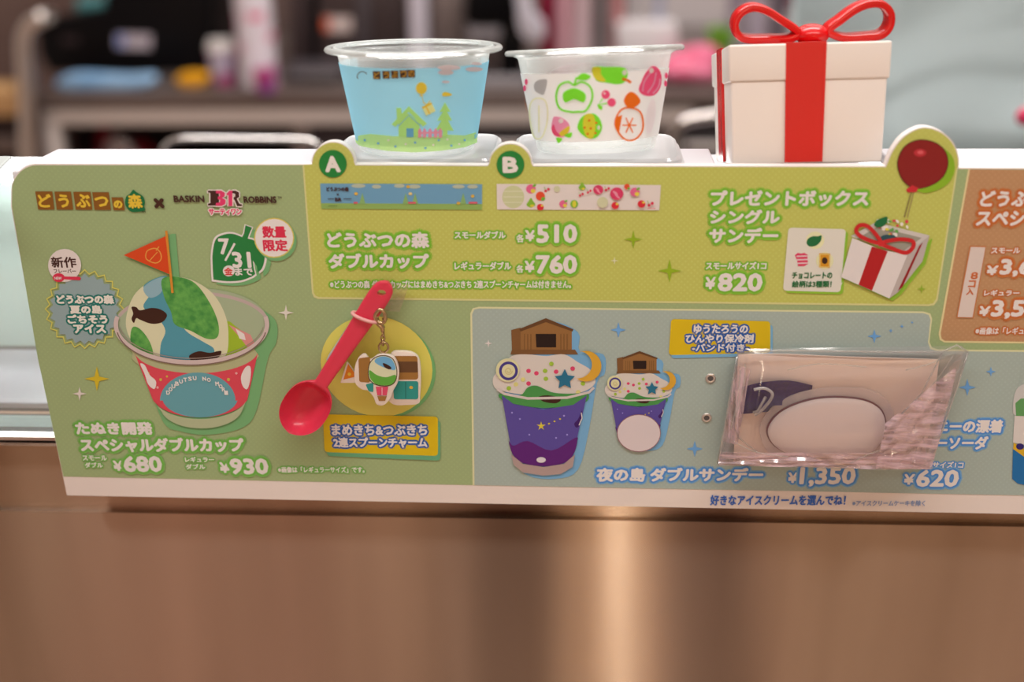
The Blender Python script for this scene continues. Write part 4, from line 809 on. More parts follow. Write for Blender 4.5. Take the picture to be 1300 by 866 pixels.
# hole through the handle end
cb = bmesh.new(); hc = e0 + ax * (0.062 * LEN) - Vector(spoon.location); bmesh.ops.create_cone(cb, cap_ends=True, segments=24, radius1=0.0019, radius2=0.0019, depth=0.03, matrix=Matrix.Translation(hc) @ Matrix.Rotation(PI / 2, 4, 'X') @ Matrix.Diagonal((1.15, 0.8, 1, 1)))
cm = bpy.data.meshes.new('c'); cb.to_mesh(cm); cb.free(); co = bpy.data.objects.new('c', cm); COL.objects.link(co); co.location = spoon.location
md = body.modifiers.new('b', 'BOOLEAN'); md.operation = 'DIFFERENCE'; md.object = co; md.solver = 'EXACT'
bpy.context.view_layer.update(); dg = bpy.context.evaluated_depsgraph_get(); nm = bpy.data.meshes.new_from_object(body.evaluated_get(dg), depsgraph=dg)
if len(nm.polygons) > 500: body.modifiers.clear(); nm.set_sharp_from_angle(angle=math.radians(50)); body.data = nm
bpy.data.objects.remove(co); bpy.data.meshes.remove(cm)
# mounting block between spoon and board
def pt(x, y, yy): return Vector(P(x, y, yy))
bm = bmesh.new(); prism(bm, [pt(x, y, -0.0015) for x, y in ((458, 388), (466, 391), (425, 452), (418, 449))], (0, -0.0085, 0), 0.0004)
tag(bm_link('mounting_strip', bm, mat('grey_foam', lin((190, 192, 206)), 0.5)), 'pale grey foam strip holding the pink spoon off the board', 'mounting strip')
bm = bmesh.new(); loop = []
hw = spoon_w(0.22) + 0.0012; lc = e0 + ax * (0.225 * LEN)
for k in range(28):
    t = 2 * PI * k / 28; loop.append(lc + sd * (hw * math.cos(t)) + yv * (0.0034 * math.sin(t) + 0.0002) + ax * (0.0015 * math.cos(t)))
tube(bm, loop, 0.0009, 8, True); 
charm = thing('key_charm', P(500, 512, -0.006), 'two-piece acrylic charm hanging by a metal clasp from the pink spoon handle', 'charm')
bm_link('cord_loop', bm, mat('pale_pink_cord', lin((236, 176, 176)), 0.5), charm, smooth=True)
GOLD = mat('antique_brass', lin((196, 172, 136)), 0.22, 1.0)
YC = -0.0105
bm = bmesh.new(); tube(bm, [pt(x, y, YC - 0.004) for x, y in cr([(482, 393), (488, 397), (489, 405), (486, 410), (479, 408), (476, 401)], 5)], 0.0010, 8, True)
tube(bm, [pt(x, y, YC - 0.003) for x, y in cr([(478, 402), (480, 410), (485, 415), (486, 421)], 5, False)], [0.0010] * 4 + [0.0014] * 8 + [0.0010] * 4, 8); tube(bm, [pt(486, 406, YC - 0.003), pt(491, 404, YC - 0.003)], 0.0009, 8)
bm_link('clasp', bm, GOLD, charm, smooth=True, label='brass lobster clasp')
for k, (x, y) in enumerate(((486.5, 424), (486, 429.5), (486.5, 435))):
    bm = bmesh.new(); tube(bm, [pt(x + (2.4 if k % 2 else 0.9) * math.cos(u), y + 4.0 * math.sin(u), YC - 0.0022 + 0.0009 * math.cos(u) * (0 if k % 2 else 1)) for u in [2 * PI * i / 14 for i in range(14)]], 0.00042, 6, True); bm_link('chain_link', bm, GOLD, charm, smooth=True)
bm = bmesh.new(); tube(bm, [pt(487 + 6 * math.cos(u), 441 + 6.5 * math.sin(u), YC - 0.001 + 0.0016 * math.sin(u)) for u in [2 * PI * i / 24 for i in range(24)]], 0.0006, 8, True); bm_link('split_ring', bm, GOLD, charm, smooth=True)
ACR = mat('white_acrylic', (0.83, 0.76, 0.70), 0.25)
def plaque(px, y0, th, name, label):
    bm = bmesh.new(); prism(bm, [pt(x, y, y0) for x, y in px], (0, -th, 0), 0.0003, 2); return bm_link(name, bm, ACR, charm, angle=40, label=label)
BRN = (150, 98, 44); TEAL = (44, 128, 112)
rear = cr([(497, 447), (508, 444), (524, 446), (533, 455), (535, 478), (534, 500), (532, 510), (516, 512), (500, 511), (492, 500), (492, 466)], 5)
po = plaque(rear, -0.0065, 0.0024, 'rear_plaque', 'rounded white plaque with brown and green blocks')
a = Art(); yy = 0.0090
a.poly(rquad([(499, 452), (530, 452), (531, 482), (499, 482)], 4), BRN); a.poly(rquad([(499, 459), (530.2, 459), (530.6, 473), (499, 473)], 2), (96, 60, 34)); a.poly(rquad([(499, 484), (531, 484), (531, 507), (500, 507)], 3), TEAL); a.line([(515, 485), (515, 506)], 1.0, (30, 90, 80)); a.ell(522, 492, 2.4, 2, (206, 150, 50), n=10)
a.build('plaque_print', charm, yy)
fr = cr([(471, 455), (480, 449), (490, 448), (501, 452), (507, 466), (506, 482), (500, 494), (496, 504), (488, 512), (479, 511), (475, 502), (468, 494), (460, 492), (452, 484), (451, 466), (456, 452), (464, 448)], 5)
plaque(fr, -0.0096, 0.0024, 'front_plaque', 'white plaque printed with an ice cream scoop')
a = Art(); yy = 0.0121
a.poly(rquad([(455, 455), (470, 453), (470, 486), (456, 485)], 3), BRN)
a.poly(rquad([(464, 488), (474, 486), (474, 498), (468, 497)], 2), TEAL)
egg = cr([(487, 452), (498, 456), (503, 468), (502, 482), (494, 489), (478, 488), (469, 480), (469, 464), (476, 455)], 5)
a.poly(scl(egg, 486, 471, 1.06), (70, 48, 30)); a.poly(egg, (206, 192, 150)); a.poly(cr([(478, 455), (487, 452.5), (497, 456), (502, 466), (500, 470), (486, 466), (476, 460)], 4), (104, 152, 176)); a.poly(cr([(469, 470), (478, 476), (490, 479), (502, 476), (501, 484), (494, 489), (478, 488), (470, 480)], 4), (92, 150, 52))
a.poly(cr([(486, 461), (492, 463), (497, 467), (494, 469), (488, 466)], 3), FISH)
a.poly([(477, 491), (493, 491), (491, 502), (479, 502)], (206, 66, 86)); a.line([(485, 492), (485, 502)], 1.2, (226, 150, 150)); a.poly([(479, 503), (491, 503), (489, 509), (481, 509)], BRN)
a.build('plaque_print', charm, yy)
fl = [(433, 484), (441, 458), (456, 478), (455, 484)]
bm = bmesh.new(); prism(bm, [pt(x, y, -0.0072) for x, y in fl], (0, -0.0023, 0), 0.0002, 1); bm_link('flag_plaque', bm, ACR, charm, label='small orange flag plaque')
a = Art(); a.poly([(436, 482), (442, 462), (453, 478)], (206, 110, 26)); a.ell(443.5, 475, 2.2, 2.2, (214, 170, 50), n=10); a.build('plaque_print', charm, 0.0096)
# crumpled clear tape at the spoon's end
def crumple(name, quad, y0, amp, m, nu=22, nv=14, seed=1, th=0.00012, bulge=0.0):
    rnd = random.Random(seed); ph = [(rnd.uniform(-9, 9), rnd.uniform(-9, 9), rnd.uniform(0, 6.3), rnd.uniform(.4, 1)) for _ in range(9)]
    bm = bmesh.new(); G = []
    for i in range(nu + 1):
        rw = []
        for j in range(nv + 1):
            u, v = i / nu, j / nv
            q = [(1 - u) * (1 - v), u * (1 - v), u * v, (1 - u) * v]; x = sum(q[k] * quad[k][0] for k in range(4)); y = sum(q[k] * quad[k][1] for k in range(4))
            n_ = sum(w_ * abs(math.sin(a_ * u + b_ * v + c_)) for a_, b_, c_, w_ in ph) / 6
            dp = amp * n_ + bulge * (math.sin(PI * u) * math.sin(PI * v)) ** 0.6
            rw.append(bm.verts.new(Vector(P(x, y, y0)) + Vector((0, -dp, 0))))
        G.append(rw)
    for i in range(nu):
        for j in range(nv): bm.faces.new((G[i][j], G[i + 1][j], G[i + 1][j + 1], G[i][j + 1]))
    q = bmesh.ops.extrude_face_region(bm, geom=bm.faces[:]); bmesh.ops.translate(bm, verts=[g for g in q['geom'] if isinstance(g, bmesh.types.BMVert)], vec=(0, th, 0))
    return bm
TAPE = film_mat('clear_tape', (0.97, 0.95, 0.92), 0.06, (1, 0.95, 0.9), 0.15, 0.15, 0.12)
tag(bm_link('clear_tape', crumple('t', [(474, 356), (520, 360), (508, 394), (472, 392)], -0.0022, 0.0022, TAPE, 12, 9, 5), TAPE, angle=20), 'crumpled clear tape beside the top end of the pink spoon', 'tape')

# ================================================================== COOLING PAD IN ITS CLEAR POUCH
YK = -0.004
bm = bmesh.new(); cardp = [(937, 449), (955, 449), (1000, 449), (1060, 452), (1120, 454), (1192, 456), (1184, 520), (1172, 588), (1100, 590), (1000, 589), (931, 586), (934, 520)]
prism(bm, [Vector(P(x, y, YK - 0.0012 * math.sin((x - 935) / 257 * PI))) for x, y in cardp], (0, -0.0006, 0))
tag(bm_link('backing_card', bm, mat('beige_card', (0.90, 0.77, 0.69), 0.6)), 'plain beige backing card inside the clear pouch', 'card')
def pillow(px, yb, depth, name, m, parent=None, rings=10, **kw):
    """soft flat body: outline pushed out to a rounded belly, flat behind"""
    n = len(px); cx_, cy_ = sum(p[0] for p in px) / n, sum(p[1] for p in px) / n; bm = bmesh.new(); L_ = []
    for k in range(rings):
        s = math.cos(k / rings * PI / 2); hgt = depth * math.sin(k / rings * PI / 2) ** 0.7 if k else 0.0
        L_.append([bm.verts.new(Vector(P(cx_ + (x - cx_) * (0.45 * s + 0.55 * (1 - (k / rings) ** 2.4)), cy_ + (y - cy_) * (0.45 * s + 0.55 * (1 - (k / rings) ** 2.4)), yb)) + Vector((0, -hgt, 0))) for x, y in px])
    for k in range(rings - 1):
        for i in range(n): bm.faces.new((L_[k][i], L_[k][(i + 1) % n], L_[k + 1][(i + 1) % n], L_[k + 1][i]))
    c = bm.verts.new(Vector(P(cx_, cy_, yb)) + Vector((0, -depth, 0)))
    for i in range(n): bm.faces.new((L_[-1][i], L_[-1][(i + 1) % n], c))
    bm.faces.new(L_[0][::-1]); return bm_link(name, bm, m, parent, angle=60, **kw)
pad = thing('cooling_pad', P(1050, 582, -0.007), 'plain white soft cooling pad with dark outline inside the clear pouch', 'cooling pad')
oval = cr([(974, 546), (984, 528), (1004, 515), (1034, 506), (1066, 504), (1098, 508), (1118, 520), (1124, 540), (1118, 560), (1104, 574), (1078, 580), (1040, 580), (1004, 576), (982, 564)], 6)
margin = cr([(964, 543), (976, 520), (998, 504), (1030, 494), (1068, 491), (1104, 494), (1128, 510), (1136, 538), (1128, 566), (1108, 582), (1078, 587), (1036, 587), (996, 584), (972, 570)], 6)
bm = bmesh.new(); prism(bm, [Vector(P(x, y, -0.0078)) for x, y in margin], (0, -0.0012, 0), 0.0005)
bm_link('clear_margin', bm, film_mat('soft_clear', (1, 0.97, 0.97), 0.5, (1.0, 0.93, 0.93), 0.2, 0.1, 0.05), pad, angle=40)
pillow(oval, -0.0091, 0.0052, 'pad_body', mat('white_vinyl', (0.90, 0.84, 0.85), 0.4), pad)
bm = bmesh.new(); tube(bm, [Vector(P(x, y, -0.0096)) for x, y in oval], 0.00055, 8, True); bm_link('outline_piping', bm, mat('maroon_print', (0.12, 0.012, 0.03), 0.5), pad, smooth=True)
# strap: a band folded back on itself through a clear buckle
bm = bmesh.new(); prof = []
spts = cr([(1030, 505, -0.0062), (1000, 499, -0.0085), (968, 501, -0.0112), (946, 506, -0.0116), (936, 510, -0.0098), (942, 512, -0.0076), (966, 510, -0.0064), (986, 508, -0.0060)], 5, False)
wv = Vector((0.0, 0.0, 1.0)); L_ = []
for i, (x, y, yy) in enumerate(spts):
    c = Vector(P(x, y, yy)); hw_ = 0.0068 if i < 20 else 0.0060; L_.append((bm.verts.new(c + wv * hw_), bm.verts.new(c - wv * hw_)))
for i in range(len(L_) - 1): bm.faces.new((L_[i][0], L_[i + 1][0], L_[i + 1][1], L_[i][1]))
bmesh.ops.solidify(bm, geom=bm.faces[:], thickness=0.0006)
bm_link('strap', bm, noise_mat('violet_webbing', lin((36, 20, 120)), lin((54, 34, 150)), 900, 0.6), pad, angle=40, label='dark violet strap')
bm = bmesh.new(); tube(bm, [Vector(P(x, y, -0.0135)) for x, y in cr([(957, 495), (970, 493), (980, 499), (978, 508), (966, 522), (958, 527)], 5, False)], 0.0008, 8); tube(bm, [Vector(P(x, y, -0.0135)) for x, y in ((972, 504), (962, 522), (956, 524))], 0.0007, 8)
bm_link('buckle', bm, MILK, pad, smooth=True, label='clear buckle loop')
FILM = film_mat('pouch_film', (1.0, 0.996, 0.998), 0.02, (1.0, 0.86, 0.91), 0.10, 0.35, 0.06)  # faint pink in the milk colour stands for the pad's glow
pouch = thing('clear_pouch', P(1050, 592, -0.003), 'clear crinkled plastic pouch fixed to the blue panel holding the cooling pad', 'pouch')
def sheet(rows, ybase, bulge, seed, amp, nu=60, nv=30):
    """rows: left/right edge polylines in pixels"""
    rnd = random.Random(seed); ph = []
    for _ in range(26):
        th_ = rnd.choice([0.5, 0.75, -0.6, 1.2, 1.4, 0.2]) + rnd.uniform(-.25, .25); fq = rnd.uniform(5, 22); ph.append((math.cos(th_) * fq, math.sin(th_) * fq, rnd.uniform(0, 6.3), rnd.uniform(.3, 1) * 7 / fq, rnd.uniform(0.3, 1.0)))
    Lp, Rp = rows; bm = bmesh.new(); G = []
    for j in range(nv + 1):
        v = j / nv; rw = []
        lx, ly = np.interp(v, [q[0] for q in Lp], [q[1] for q in Lp]), np.interp(v, [q[0] for q in Lp], [q[2] for q in Lp])
        rx, ry = np.interp(v, [q[0] for q in Rp], [q[1] for q in Rp]), np.interp(v, [q[0] for q in Rp], [q[2] for q in Rp])
        for i in range(nu + 1):
            u = i / nu; x, y = lx + (rx - lx) * u, ly + (ry - ly) * u
            edge = min(u, 1 - u, v, 1 - v); e_ = min(1, edge / 0.12)
            side = 0.35 + 1.1 * max(0, (u - 0.7) / 0.3) + 0.8 * max(0, (0.12 - u) / 0.12) + 0.6 * max(0, (v - 0.85) / 0.15)
            n_ = sum(w_ * (abs(math.sin(a_ * u + b_ * v + c_)) ** 0.5) for a_, b_, c_, w_, _ in ph) / 8
            dp = bulge * (1 - (1 - e_) ** 2) * (0.45 + 0.55 * min(1, v * 1.6)) + amp * side * (n_ - 1.0)
            rw.append(bm.verts.new(Vector(P(x, y, ybase)) + Vector((0, -max(dp, 0.0002), 0))))
        G.append(rw)
    for j in range(nv):
        for i in range(nu): bm.faces.new((G[j][i], G[j][i + 1], G[j + 1][i + 1], G[j + 1][i]))
    q = bmesh.ops.extrude_face_region(bm, geom=bm.faces[:]); bmesh.ops.translate(bm, verts=[g for g in q['geom'] if isinstance(g, bmesh.types.BMVert)], vec=(0, 0.00015, 0))
    return bm
LE = [(0, 935, 443), (0.1, 936, 455), (0.35, 929, 490), (0.7, 919, 548), (1, 911, 588)]; RE = [(0, 1222, 439), (0.06, 1229, 450), (0.3, 1216, 490), (0.7, 1193, 556), (1, 1178, 595)]
bm_link('front_film', sheet((LE, RE), -0.0075, 0.0085, 3, 0.0026), FILM, pouch, angle=28)
bm = bmesh.new(); Bq = [(936, 446), (1225, 444), (1178, 593), (913, 586)]; prism(bm, [Vector(P(x, y, -0.0018)) for x, y in Bq], (0, -0.0001, 0)); bm_link('back_film', bm, FILM, pouch)
def seam(pts, rad, name='seam'):
    bm = bmesh.new(); tube(bm, [Vector(P(x, y, yy)) for x, y, yy in pts], rad, 6, False, 0.5); bm_link(name, bm, RIM, pouch, smooth=True)
seam([(936, 449, -.0085), (990, 445, -.009), (1060, 446, -.009), (1130, 447, -.009), (1196, 447, -.009), (1215, 438, -.009), (1229, 447, -.009)], 0.0005)
seam([(1229, 447, -.009), (1216, 490, -.0095), (1193, 556, -.010), (1179, 593, -.0085)], 0.0005)
seam([(911, 588, -.0085), (980, 589, -.011), (1060, 594, -.011), (1120, 593, -.011), (1178, 595, -.0085)], 0.0006)
seam([(936, 452, -.0085), (929, 490, -.009), (919, 548, -.010), (911, 588, -.0085)], 0.0005)
seam([(1196, 448, -.0095), (1170, 500, -.013), (1140, 530, -.015), (1130, 548, -.015)], 0.0004)
seam([(926, 530, -.011), (938, 556, -.013), (972, 582, -.013), (990, 589, -.012)], 0.0004)
def pfold(rot, sc): return film_mat('pink_reflection_film', (1.0, 0.965, 0.98), 0.62, (1.0, 0.80, 0.90), 0.12, 0.3, 0.12, (rot, sc))  # pink reflected from the pad is put into the film colour
bm_link('fold', crumple('f', [(1122, 535), (1212, 462), (1181, 591), (1110, 591)], -0.0195, 0.0050, None, 30, 24, 21), pfold(0.75, (60, 1, 420)), pouch, angle=15, label='crumpled corner of the pouch with painted pink reflection')
bm_link('fold', crumple('f', [(914, 572), (1180, 574), (1179, 594), (911, 588)], -0.0165, 0.003, None, 40, 6, 31), pfold(0.1, (60, 1, 500)), pouch, angle=15, label='fold along the lower edge of the pouch with painted pink reflection')
bm_link('fold', crumple('f', [(934, 462), (952, 466), (936, 562), (917, 558)], -0.0135, 0.003, None, 10, 18, 41), pfold(-0.25, (420, 1, 60)), pouch, angle=15, label='fold along the left edge of the pouch with painted pink reflection')
for pts in ([(1210, 452), (1186, 486), (1158, 512), (1140, 530)], [(1219, 468), (1190, 505), (1168, 530), (1150, 560)], [(1206, 500), (1180, 520), (1150, 536)], [(1190, 540), (1168, 560), (1140, 590)], [(1172, 556), (1176, 575), (1174, 592)], [(1160, 540), (1164, 566), (1158, 590)],
            [(940, 470), (936, 510), (928, 545)], [(946, 462), (944, 490), (934, 530)], [(930, 560), (960, 574), (1000, 580)], [(1080, 588), (1110, 574), (1136, 570)], [(1000, 470), (1040, 462), (1100, 466)], [(1150, 470), (1180, 462), (1206, 450)]):
    seam([(x, y, -.0205) for x, y in cr(pts, 4, False)], 0.00022, 'crease_highlight')  # thin bright tubes added as highlight lines along the film's creases

# ================================================================== BEHIND THE COUNTER
ZC = 0.85; YF = 2.3
DST = noise_mat('dull_steel', lin((104, 92, 88)), lin((126, 114, 110)), 3, 0.35, 0.5, stretch=(0.4, 1, 6))
LST = mat('pale_steel', lin((224, 216, 212)), 0.35, 0.2)
BLK = mat('black_plastic', (0.003, 0.003, 0.004), 0.35, 0.0, Specular_IOR_Level=0.15); DKB = mat('dark_brown_plastic', lin((58, 46, 46)), 0.4); DGR = mat('dark_grey', lin((70, 64, 68)), 0.4)
ZC = P(300, 118, YF)[2]
def on(px, py): return Zp(px, py, ZC)[1]            # how far back a base seen at this pixel stands on the worktop
def pp(pts, Y): return [Vector(P(x, y, Y)) for x, y in pts]
def slab(name, pts, Y, depth, m, label=None, cat=None, parent=None, bev=0.004, group=None, snap=True, **kw):
    v = pp(pts, Y)
    if snap:
        zmin = min(p.z for p in v)
        for p in v:
            if p.z - zmin < 0.012: p.z = ZC + 0.0005
    bm = bmesh.new(); prism(bm, v, (0, depth, 0), bev); o = bm_link(name, bm, m, parent, angle=40, **kw)
    if cat: tag(o, label, cat, group)
    return o
def px_cyl(bm, x0, x1, ytop, Y, zb, taper=1.0, top_py=None, seg=40, prof=None):
    cxp = (x0 + x1) / 2; c = P(cxp, ytop, Y); r_ = (P(x1, ytop, Y)[0] - P(x0, ytop, Y)[0]) / 2; h_ = c[2] - zb
    pr = prof or [(0, 0), (taper, 0), (1, 1), (0, 1)]
    lathe(bm, [(a_ * r_, b_ * h_) for a_, b_ in pr], seg, Matrix.Translation((c[0], Y, zb))); return c, r_, h_
xl, xr = P(46, 118, YF)[0], 1.6
ct = thing('back_counter', (0.2, 2.7, 0), 'long steel back counter with open shelves below', 'counter')
bm = bmesh.new(); box(bm, (xl, YF, P(300, 138, YF)[2]), (xr, 3.42, ZC), 0.004); bm_link('worktop', bm, DST, ct, angle=40)
def frame_bar(x0, y0, x1, y1, m, Y=YF + .01, dep=.04, nm='frame_bar'):
    ym = min(y1, 170) if y1 > 200 else (y0 + y1) / 2; a_, b_ = P(x0, y0, Y), P(x1, y1, Y); bm = bmesh.new(); box(bm, (P(x0, ym, Y)[0], Y, b_[2]), (P(x1, ym, Y)[0], Y + dep, a_[2]), 0.003); bm_link(nm, bm, m, ct, angle=40)
frame_bar(50, 139, 880, 157, LST); frame_bar(52, 157, 74, 420, LST, nm='frame_post'); frame_bar(372, 157, 392, 420, DST, nm='frame_post'); frame_bar(838, 157, 858, 420, DST, nm='frame_post')
frame_bar(38, 58, 52, 420, DST, Y=YF - .02, nm='end_post')
bm = bmesh.new(); zsh = 0.46; box(bm, (xl, YF + .05, zsh - .02), (xr, 3.40, zsh)); bm_link('lower_shelf', bm, DST, ct)
bm = bmesh.new(); box(bm, (xl, 3.40, 0.0), (xr, 3.42, ZC - .06)); bm_link('back_panel', bm, mat('dark_back_panel', lin((52, 40, 38)), 0.6), ct)  # back of the open shelves, plain dark brown
bm = bmesh.new(); box(bm, (xl - .032, YF + .05, 0.0), (xl - .002, 3.40, ZC - .06)); bm_link('side_panel', bm, DST, ct)
for x0, x1 in ((396, 836), (862, 1000)):
    a_, b_ = P(x0, 162, YF + .03), P(x1, 260, YF + .03); bm = bmesh.new(); box(bm, (a_[0], YF + .03, b_[2]), (b_[0], YF + .06, a_[2]), 0.004); dr = bm_link('door', bm, mat('dark_door', lin((44, 38, 42)), 0.35), ct, angle=40)
    m_ = (a_[0] + b_[0]) / 2; bm = bmesh.new(); box(bm, (m_ - .12, YF + .012, a_[2] - .05), (m_ + .12, YF + .028, a_[2] - .035), 0.004); bm_link('handle', bm, LST, dr)
# red bags on the shelf
REDB = noise_mat('dark_red_bag', lin((110, 8, 26)), lin((190, 26, 56)), 9, 0.35, bump=0.3); PBAG = film_mat('bag_film', (0.9, 0.85, 0.87), 0.4, (0.9, 0.8, 0.84), 0.2, 0.3, 0.2)
def blob(name, c, r, m, label, cat, group=None, amp=0.18, seed=0, flat=0.55):
    rnd = random.Random(seed); bm = bmesh.new(); bmesh.ops.create_icosphere(bm, subdivisions=4, radius=1.0); k = [(Vector((rnd.uniform(-1, 1), rnd.uniform(-1, 1), rnd.uniform(-1, 1))).normalized() * rnd.uniform(2, 6), rnd.uniform(0, 6)) for _ in range(8)]
    for v in bm.verts:
        q = v.co.normalized(); s = 1 + amp * sum(math.sin(a_.dot(q) + b_) for a_, b_ in k) / 3; z = q.z * s
        if z < -flat: z = -flat
        v.co = Vector((c[0] + q.x * s * r[0], c[1] + q.y * s * r[1], c[2] + (z + flat) * r[2]))
    return tag(bm_link(name, bm, m, smooth=True), label, cat, group)
for i, px in enumerate((134, 182)):
    c = P(px, 175, YF + .26); blob('supply_bag', (c[0], YF + .26, zsh + .0005), (.045, .07, (P(px, 156, YF + .26)[2] - zsh) / 1.75), REDB, ('dark red bag on the shelf under the worktop, nearer the left post', 'dark red bag on the shelf under the worktop, nearer the chrome handle')[i], 'bag', 'dark red bags on the shelf', seed=i)
c = P(160, 185, YF + .12); blob('plastic_bag', (c[0], YF + .12, zsh + .0005), (.085, .035, (P(150, 180, YF + .13)[2] - zsh) / 1.7), PBAG, 'crumpled clear plastic bag in front of the dark red bags', 'bag', seed=5, amp=.3)
# chrome grab rail just behind the display case
YH = 0.5; zfl = P(300, 215, YH)[2]
bm = bmesh.new(); tube(bm, [Vector(P(x, y, YH)) for x, y in cr([(206, 240), (206, 196), (212, 183), (224, 177), (250, 176), (300, 176.5), (350, 177), (388, 178), (402, 184), (408, 196), (408, 240)], 5, False)], 0.0027, 12)
rl = bm_link('lid_handle', bm, mat('chrome_handle', lin((228, 224, 222)), 0.16, 1.0), smooth=True); tag(rl, 'chrome handle rail standing behind the green end of the menu board', 'handle')
zz = min(v.co.z for v in rl.data.vertices) + rl.location.z
bm = bmesh.new(); box(bm, (-.45, .40, zz - .02), (1.2, .56, zz - .0005), 0.003)
q_ = bm_link('freezer_lid', bm, mat('dark_lid', lin((74, 66, 68)), 0.3, 0.4)); tag(q_, 'dark freezer lid low behind the display case', 'lid'); q_['kind'] = 'thing'
# black machine on the counter, with its label, cloth and sponge
Y = on(160, 93)
mc = thing('black_machine', (P(160, 93, Y)[0], Y + .12, ZC), 'large black machine at the left end of the back counter', 'machine')
v = pp([(45, 40), (52, 27), (132, 12), (133, -60), (268, -60), (268, 92.5), (62, 93), (48, 70)], Y)
for i in (5, 6): v[i].z = ZC + .0005
bm = bmesh.new(); prism(bm, v, (0, .26, 0), 0.012, 3); bm_link('housing', bm, BLK, mc, angle=40)
v = pp([(147, 43), (192, 44), (191, 62), (147, 61)], Y - .0015); bm = bmesh.new(); prism(bm, v, (0, .001, 0)); bm_link('label_plate', bm, mat('pale_plate', lin((186, 176, 186)), 0.4), mc)
v = pp([(149, 44.5), (158, 44.5), (158, 60), (149, 59.5)], Y - .0025); bm = bmesh.new(); prism(bm, v, (0, .0009, 0)); bm_link('label_plate', bm, mat('blue_plate', lin((120, 140, 200)), 0.4), mc)
v = pp([(78, 46), (100, 46), (100, 56), (78, 56)], Y - .0015); bm = bmesh.new(); prism(bm, v, (0, .001, 0)); bm_link('dark_badge', bm, mat('dark_badge', lin((36, 26, 32)), 0.4), mc)
ztm = P(100, 17, Y)[2]
o = slab('folded_cloth', [(96, 0), (131, -1), (132, 9), (110, 13), (97, 14.5)], Y + .04, .09, noise_mat('teal_cloth', lin((60, 120, 126)), lin((96, 160, 164)), 30, 0.9), 'teal cloth lying on the sloped top of the black machine', 'cloth', bev=.004, snap=False)
Yc = on(130, 113); 
v = pp(cr([(70, 106), (76, 99), (96, 95.5), (130, 97), (160, 98.5), (186, 97), (193, 103), (188, 109), (160, 113), (100, 113), (76, 112)], 4), Yc)
for p in v: p.z = max(p.z, ZC + .0006)
bm = bmesh.new(); prism(bm, v, (0, .05, 0), .003); tag(bm_link('folded_cloth', bm, noise_mat('blue_cloth', lin((120, 168, 214)), lin((156, 196, 232)), 25, 0.9, bump=.3), angle=50), 'light blue folded cloth in front of the black machine', 'cloth')
Ys = on(243, 110); v = pp(cr([(223, 102), (228, 95), (245, 93), (260, 95), (263, 101), (258, 108), (243, 110), (228, 109)], 4), Ys)
for p in v: p.z = max(p.z, ZC + .0006)
bm = bmesh.new(); prism(bm, v, (0, .035, 0), .004); tag(bm_link('sponge', bm, noise_mat('yellow_sponge', lin((226, 150, 6)), lin((246, 184, 30)), 120, 0.9), angle=50), 'yellow sponge beside the light blue cloth', 'sponge')
# steel trolley frame and wooden board at the far left
fr_ = thing('trolley_frame', (P(30, 200, YF - .1)[0], YF - .1, 0), 'bent steel tube frame left of the back counter', 'trolley')
bm = bmesh.new(); b0 = P(36, 400, YF - .1); pth = [Vector((b0[0], YF - .1, 0.0))] + [Vector(P(x, y, YF - .1)) for x, y in cr([(34, 190), (33, 120), (30, 60), (33, 40), (42, 28), (56, 22)], 4, False)] + [Vector(P(62, 20, YF + .1))]
tube(bm, pth, 0.017, 12); bm_link('tube', bm, mat('tube_steel', lin((214, 206, 200)), 0.3, 0.9), fr_, smooth=True)
Yw = YF - .05; wb = thing('side_table', (P(0, 150, Yw)[0], Yw + .2, 0), 'low side table with a wooden top left of the trolley frame', 'table')
a_, b_ = P(-60, 113, Yw), P(20, 148, Yw)
bm = bmesh.new(); box(bm, (a_[0], Yw, b_[2]), (b_[0], Yw + .12, a_[2]), .006); bm_link('table_top', bm, noise_mat('oak', lin((168, 128, 84)), lin((196, 156, 108)), 6, 0.5, stretch=(1, 1, 8)), wb, angle=40)
bm = bmesh.new(); box(bm, (a_[0], Yw + .03, 0), (b_[0] - .01, Yw + .11, b_[2])); bm_link('table_body', bm, mat('dark_body', lin((40, 24, 24)), 0.5), wb)
c0, c1 = P(-60, 176, Yw), P(24, 192, Yw); bm = bmesh.new(); box(bm, (c0[0], Yw, c1[2]), (c1[0], Yw + .02, c0[2]), .003); bm_link('rail', bm, DST, wb)
# paper cups
def paper_cup(x0, x1, yt, yb, name, label, cols, lid=True):
    Y = on((x0 + x1) / 2, yb); c = P((x0 + x1) / 2, yt, Y); t = thing(name, (c[0], Y, ZC), label, 'paper cup', None)
    bm = bmesh.new(); px_cyl(bm, x0, x1, yt, Y, ZC + .0005, 0.8)
    w = noise_mat('cup_pattern', cols[0], cols[1], 22, 0.5, lo=.48, hi=.54); bm_link('cup_body', bm, w, t, angle=50)
    if lid:
        r_ = (P(x1, yt, Y)[0] - P(x0, yt, Y)[0]) / 2; bm = bmesh.new(); lathe(bm, [(0, 0), (r_ * 1.06, 0), (r_ * 1.08, .006), (r_ * .98, .012), (r_ * .9, .026), (0, .026)], 40, Matrix.Translation((c[0], Y, c[2]))); bm_link('lid', bm, mat('white_lid', lin((220, 216, 214)), .4), t, angle=40)
paper_cup(264, 298, 64, 106, 'paper_cup', 'short purple and pink paper cup with white lid beside the cup tower', (lin((196, 190, 214)), lin((176, 50, 120))))
Y = on(326, 108); tw = thing('cup_tower', (P(326, 60, Y)[0], Y, ZC), 'tall tower of white spotted paper cups on the back counter', 'cup stack')
zt_ = P(326, -40, Y)[2]; r_ = (P(350, 60, Y)[0] - P(303, 60, Y)[0]) / 2; z = ZC + .0005; n = 0
m_ = noise_mat('spotted_cup', lin((214, 206, 214)), lin((206, 90, 130)), 20, 0.5, lo=.54, hi=.62)
pr = [(0, 0)]
